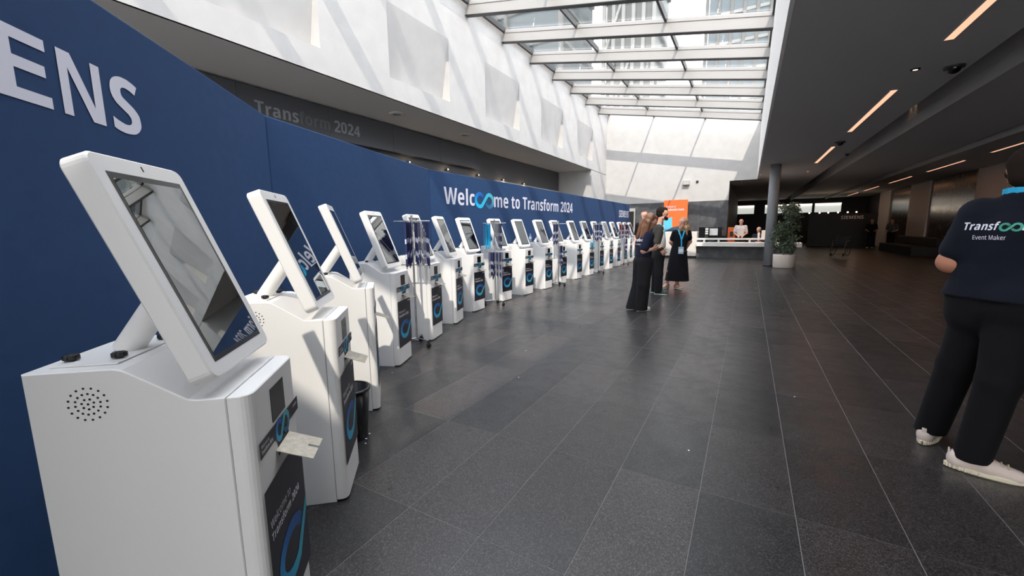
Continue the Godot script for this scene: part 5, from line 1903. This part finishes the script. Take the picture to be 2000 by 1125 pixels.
	t = upright("bald person in a white short sleeved shirt standing behind the desk", B, -f, 1.74, {"skin": skin2, "hair": dark_hair, "top": cloth(col(214, 208, 208)), "top_name": "shirt", "bottom": black2, "shoe": M.black, "bald": true, "cell": 0.018, "hand_nrm_l": up, "hand_nrm_r": up})
	for e in [[1482, "grey haired person in a dark suit seated behind the desk", mat(col(190, 184, 176), 0.6), cloth(col(34, 38, 54)), "suit_jacket", 449.5], [1408, "person with dark red hair seated behind the desk monitors", mat(col(92, 44, 42), 0.6), black2, "t_shirt", 453.0]]:
		B = on_z(e[0], 460, -21.35); B.y = 0
		f = Vector3(B.x, 0, B.z).normalized()
		F = -f
		L = F.cross(up)
		j = {}
		j.head = on_plane(e[0], e[5], B, 0.0)
		var y: float = j.head.y
		j.neck = B + up * (y - 0.16)
		for q in [["l", -1.0], ["r", 1.0]]:
			j["sh" + q[0]] = B + up * (y - 0.23) + L * q[1] * 0.18
			j["el" + q[0]] = B + up * (y - 0.5) + L * q[1] * 0.24 + F * 0.08
			j["wr" + q[0]] = B + up * (y - 0.5) + L * q[1] * 0.1 + F * 0.22
			j["hip" + q[0]] = B + up * (y - 0.72) + L * q[1] * 0.09
			j["kn" + q[0]] = B + up * (y - 0.74) + L * q[1] * 0.12 - F * 0.06 + F * 0.3
			j["an" + q[0]] = B + up * 0.09 + L * q[1] * 0.12 + F * 0.22
		c = {"skin": skin2, "hair": e[2], "top": e[3], "top_name": e[4], "bottom": black2, "shoe": M.black, "face_body": F, "face_head": F - up * 0.2 - L * -0.3, "sleeve": 1.9, "cell": 0.02, "head_cell": 0.01}
		t = figure(e[1], B, j, c)
		hair_cap(t, j, c, [])
		if e[0] == 1482: obj("shirt_front", body_mesh([[j.neck + F * 0.05, B + up * (y - 0.45) + F * 0.1, 0.05, 0.04]], 0.012, 0.02), M.scrap, t)
		var ch := thing("desk_chair", "dark desk chair under the seated person in the suit" if e[0] == 1482 else "dark desk chair under the seated person with red hair", "chair", B)
		var sy: float = y - 0.86
		ch.basis = Basis(L, up, -F)
		obj("seat", bx(Vector3(-0.23, sy - 0.06, -0.25), Vector3(0.23, sy, 0.22), 0.02), M.black, ch)
		obj("backrest", bx(Vector3(-0.2, sy + 0.1, 0.22), Vector3(0.2, sy + 0.5, 0.27), 0.02), M.black, ch)
		obj("back_bar", bx(Vector3(-0.03, sy - 0.05, 0.221), Vector3(0.03, sy + 0.1, 0.25), 0.005), M.black, ch)
		obj("stem", bx(Vector3(-0.025, 0.06, -0.025), Vector3(0.025, sy - 0.06, 0.025), 0.01), M.dark_steel, ch)
		for q in 5:
			var a := TAU * q / 5.0
			var lg := mk()
			tube(lg, [Vector3(0, 0.08, 0), Vector3(cos(a) * 0.26, 0.025, sin(a) * 0.26)], [0.025, 0.02], 8)
			obj("leg", lg, M.dark_steel, ch)
	# ---- people in the dark part of the hall
	B = on_y(1698, 485, 0.0)
	f = Vector3(B.x, 0, B.z).normalized()
	upright("dark clothed person with white shoes standing far back in the dim hall", B, -f, 1.75, {"skin": tan_skin, "hair": dark_hair, "top": black2, "bottom": black2, "shoe": M.sole, "hands": false})
	B = on_y(1737, 487, 0.0)
	f = Vector3(B.x, 0, B.z).normalized()
	upright("dim person in a grey top standing near the black bench", B, -f + Vector3(-0.5, 0, 0), 1.72, {"skin": tan_skin, "hair": dark_hair, "top": cloth(col(84, 84, 90)), "bottom": black2, "shoe": M.black, "hands": false})

func _ready():
	rng.seed = 7
	make_materials()
	M.trim_light = mat(col(176, 174, 170), 0.5)
	M.letter_dim = glow(col(170, 120, 112), 0.012)
	M.top_line_glow = glow(col(255, 232, 210), 0.4)  # emission painted along the top of the high windows
	view_light()
	floor_tiles()
	left_wall()
	far_wall()
	skylight()
	dark_hall()
	blue_partition()
	kiosks()
	column_and_plant()
	reception()
	recess_things()
	outside()
	right_side_things()
	racks()
	people()
	ceiling_lights()
	small_things()
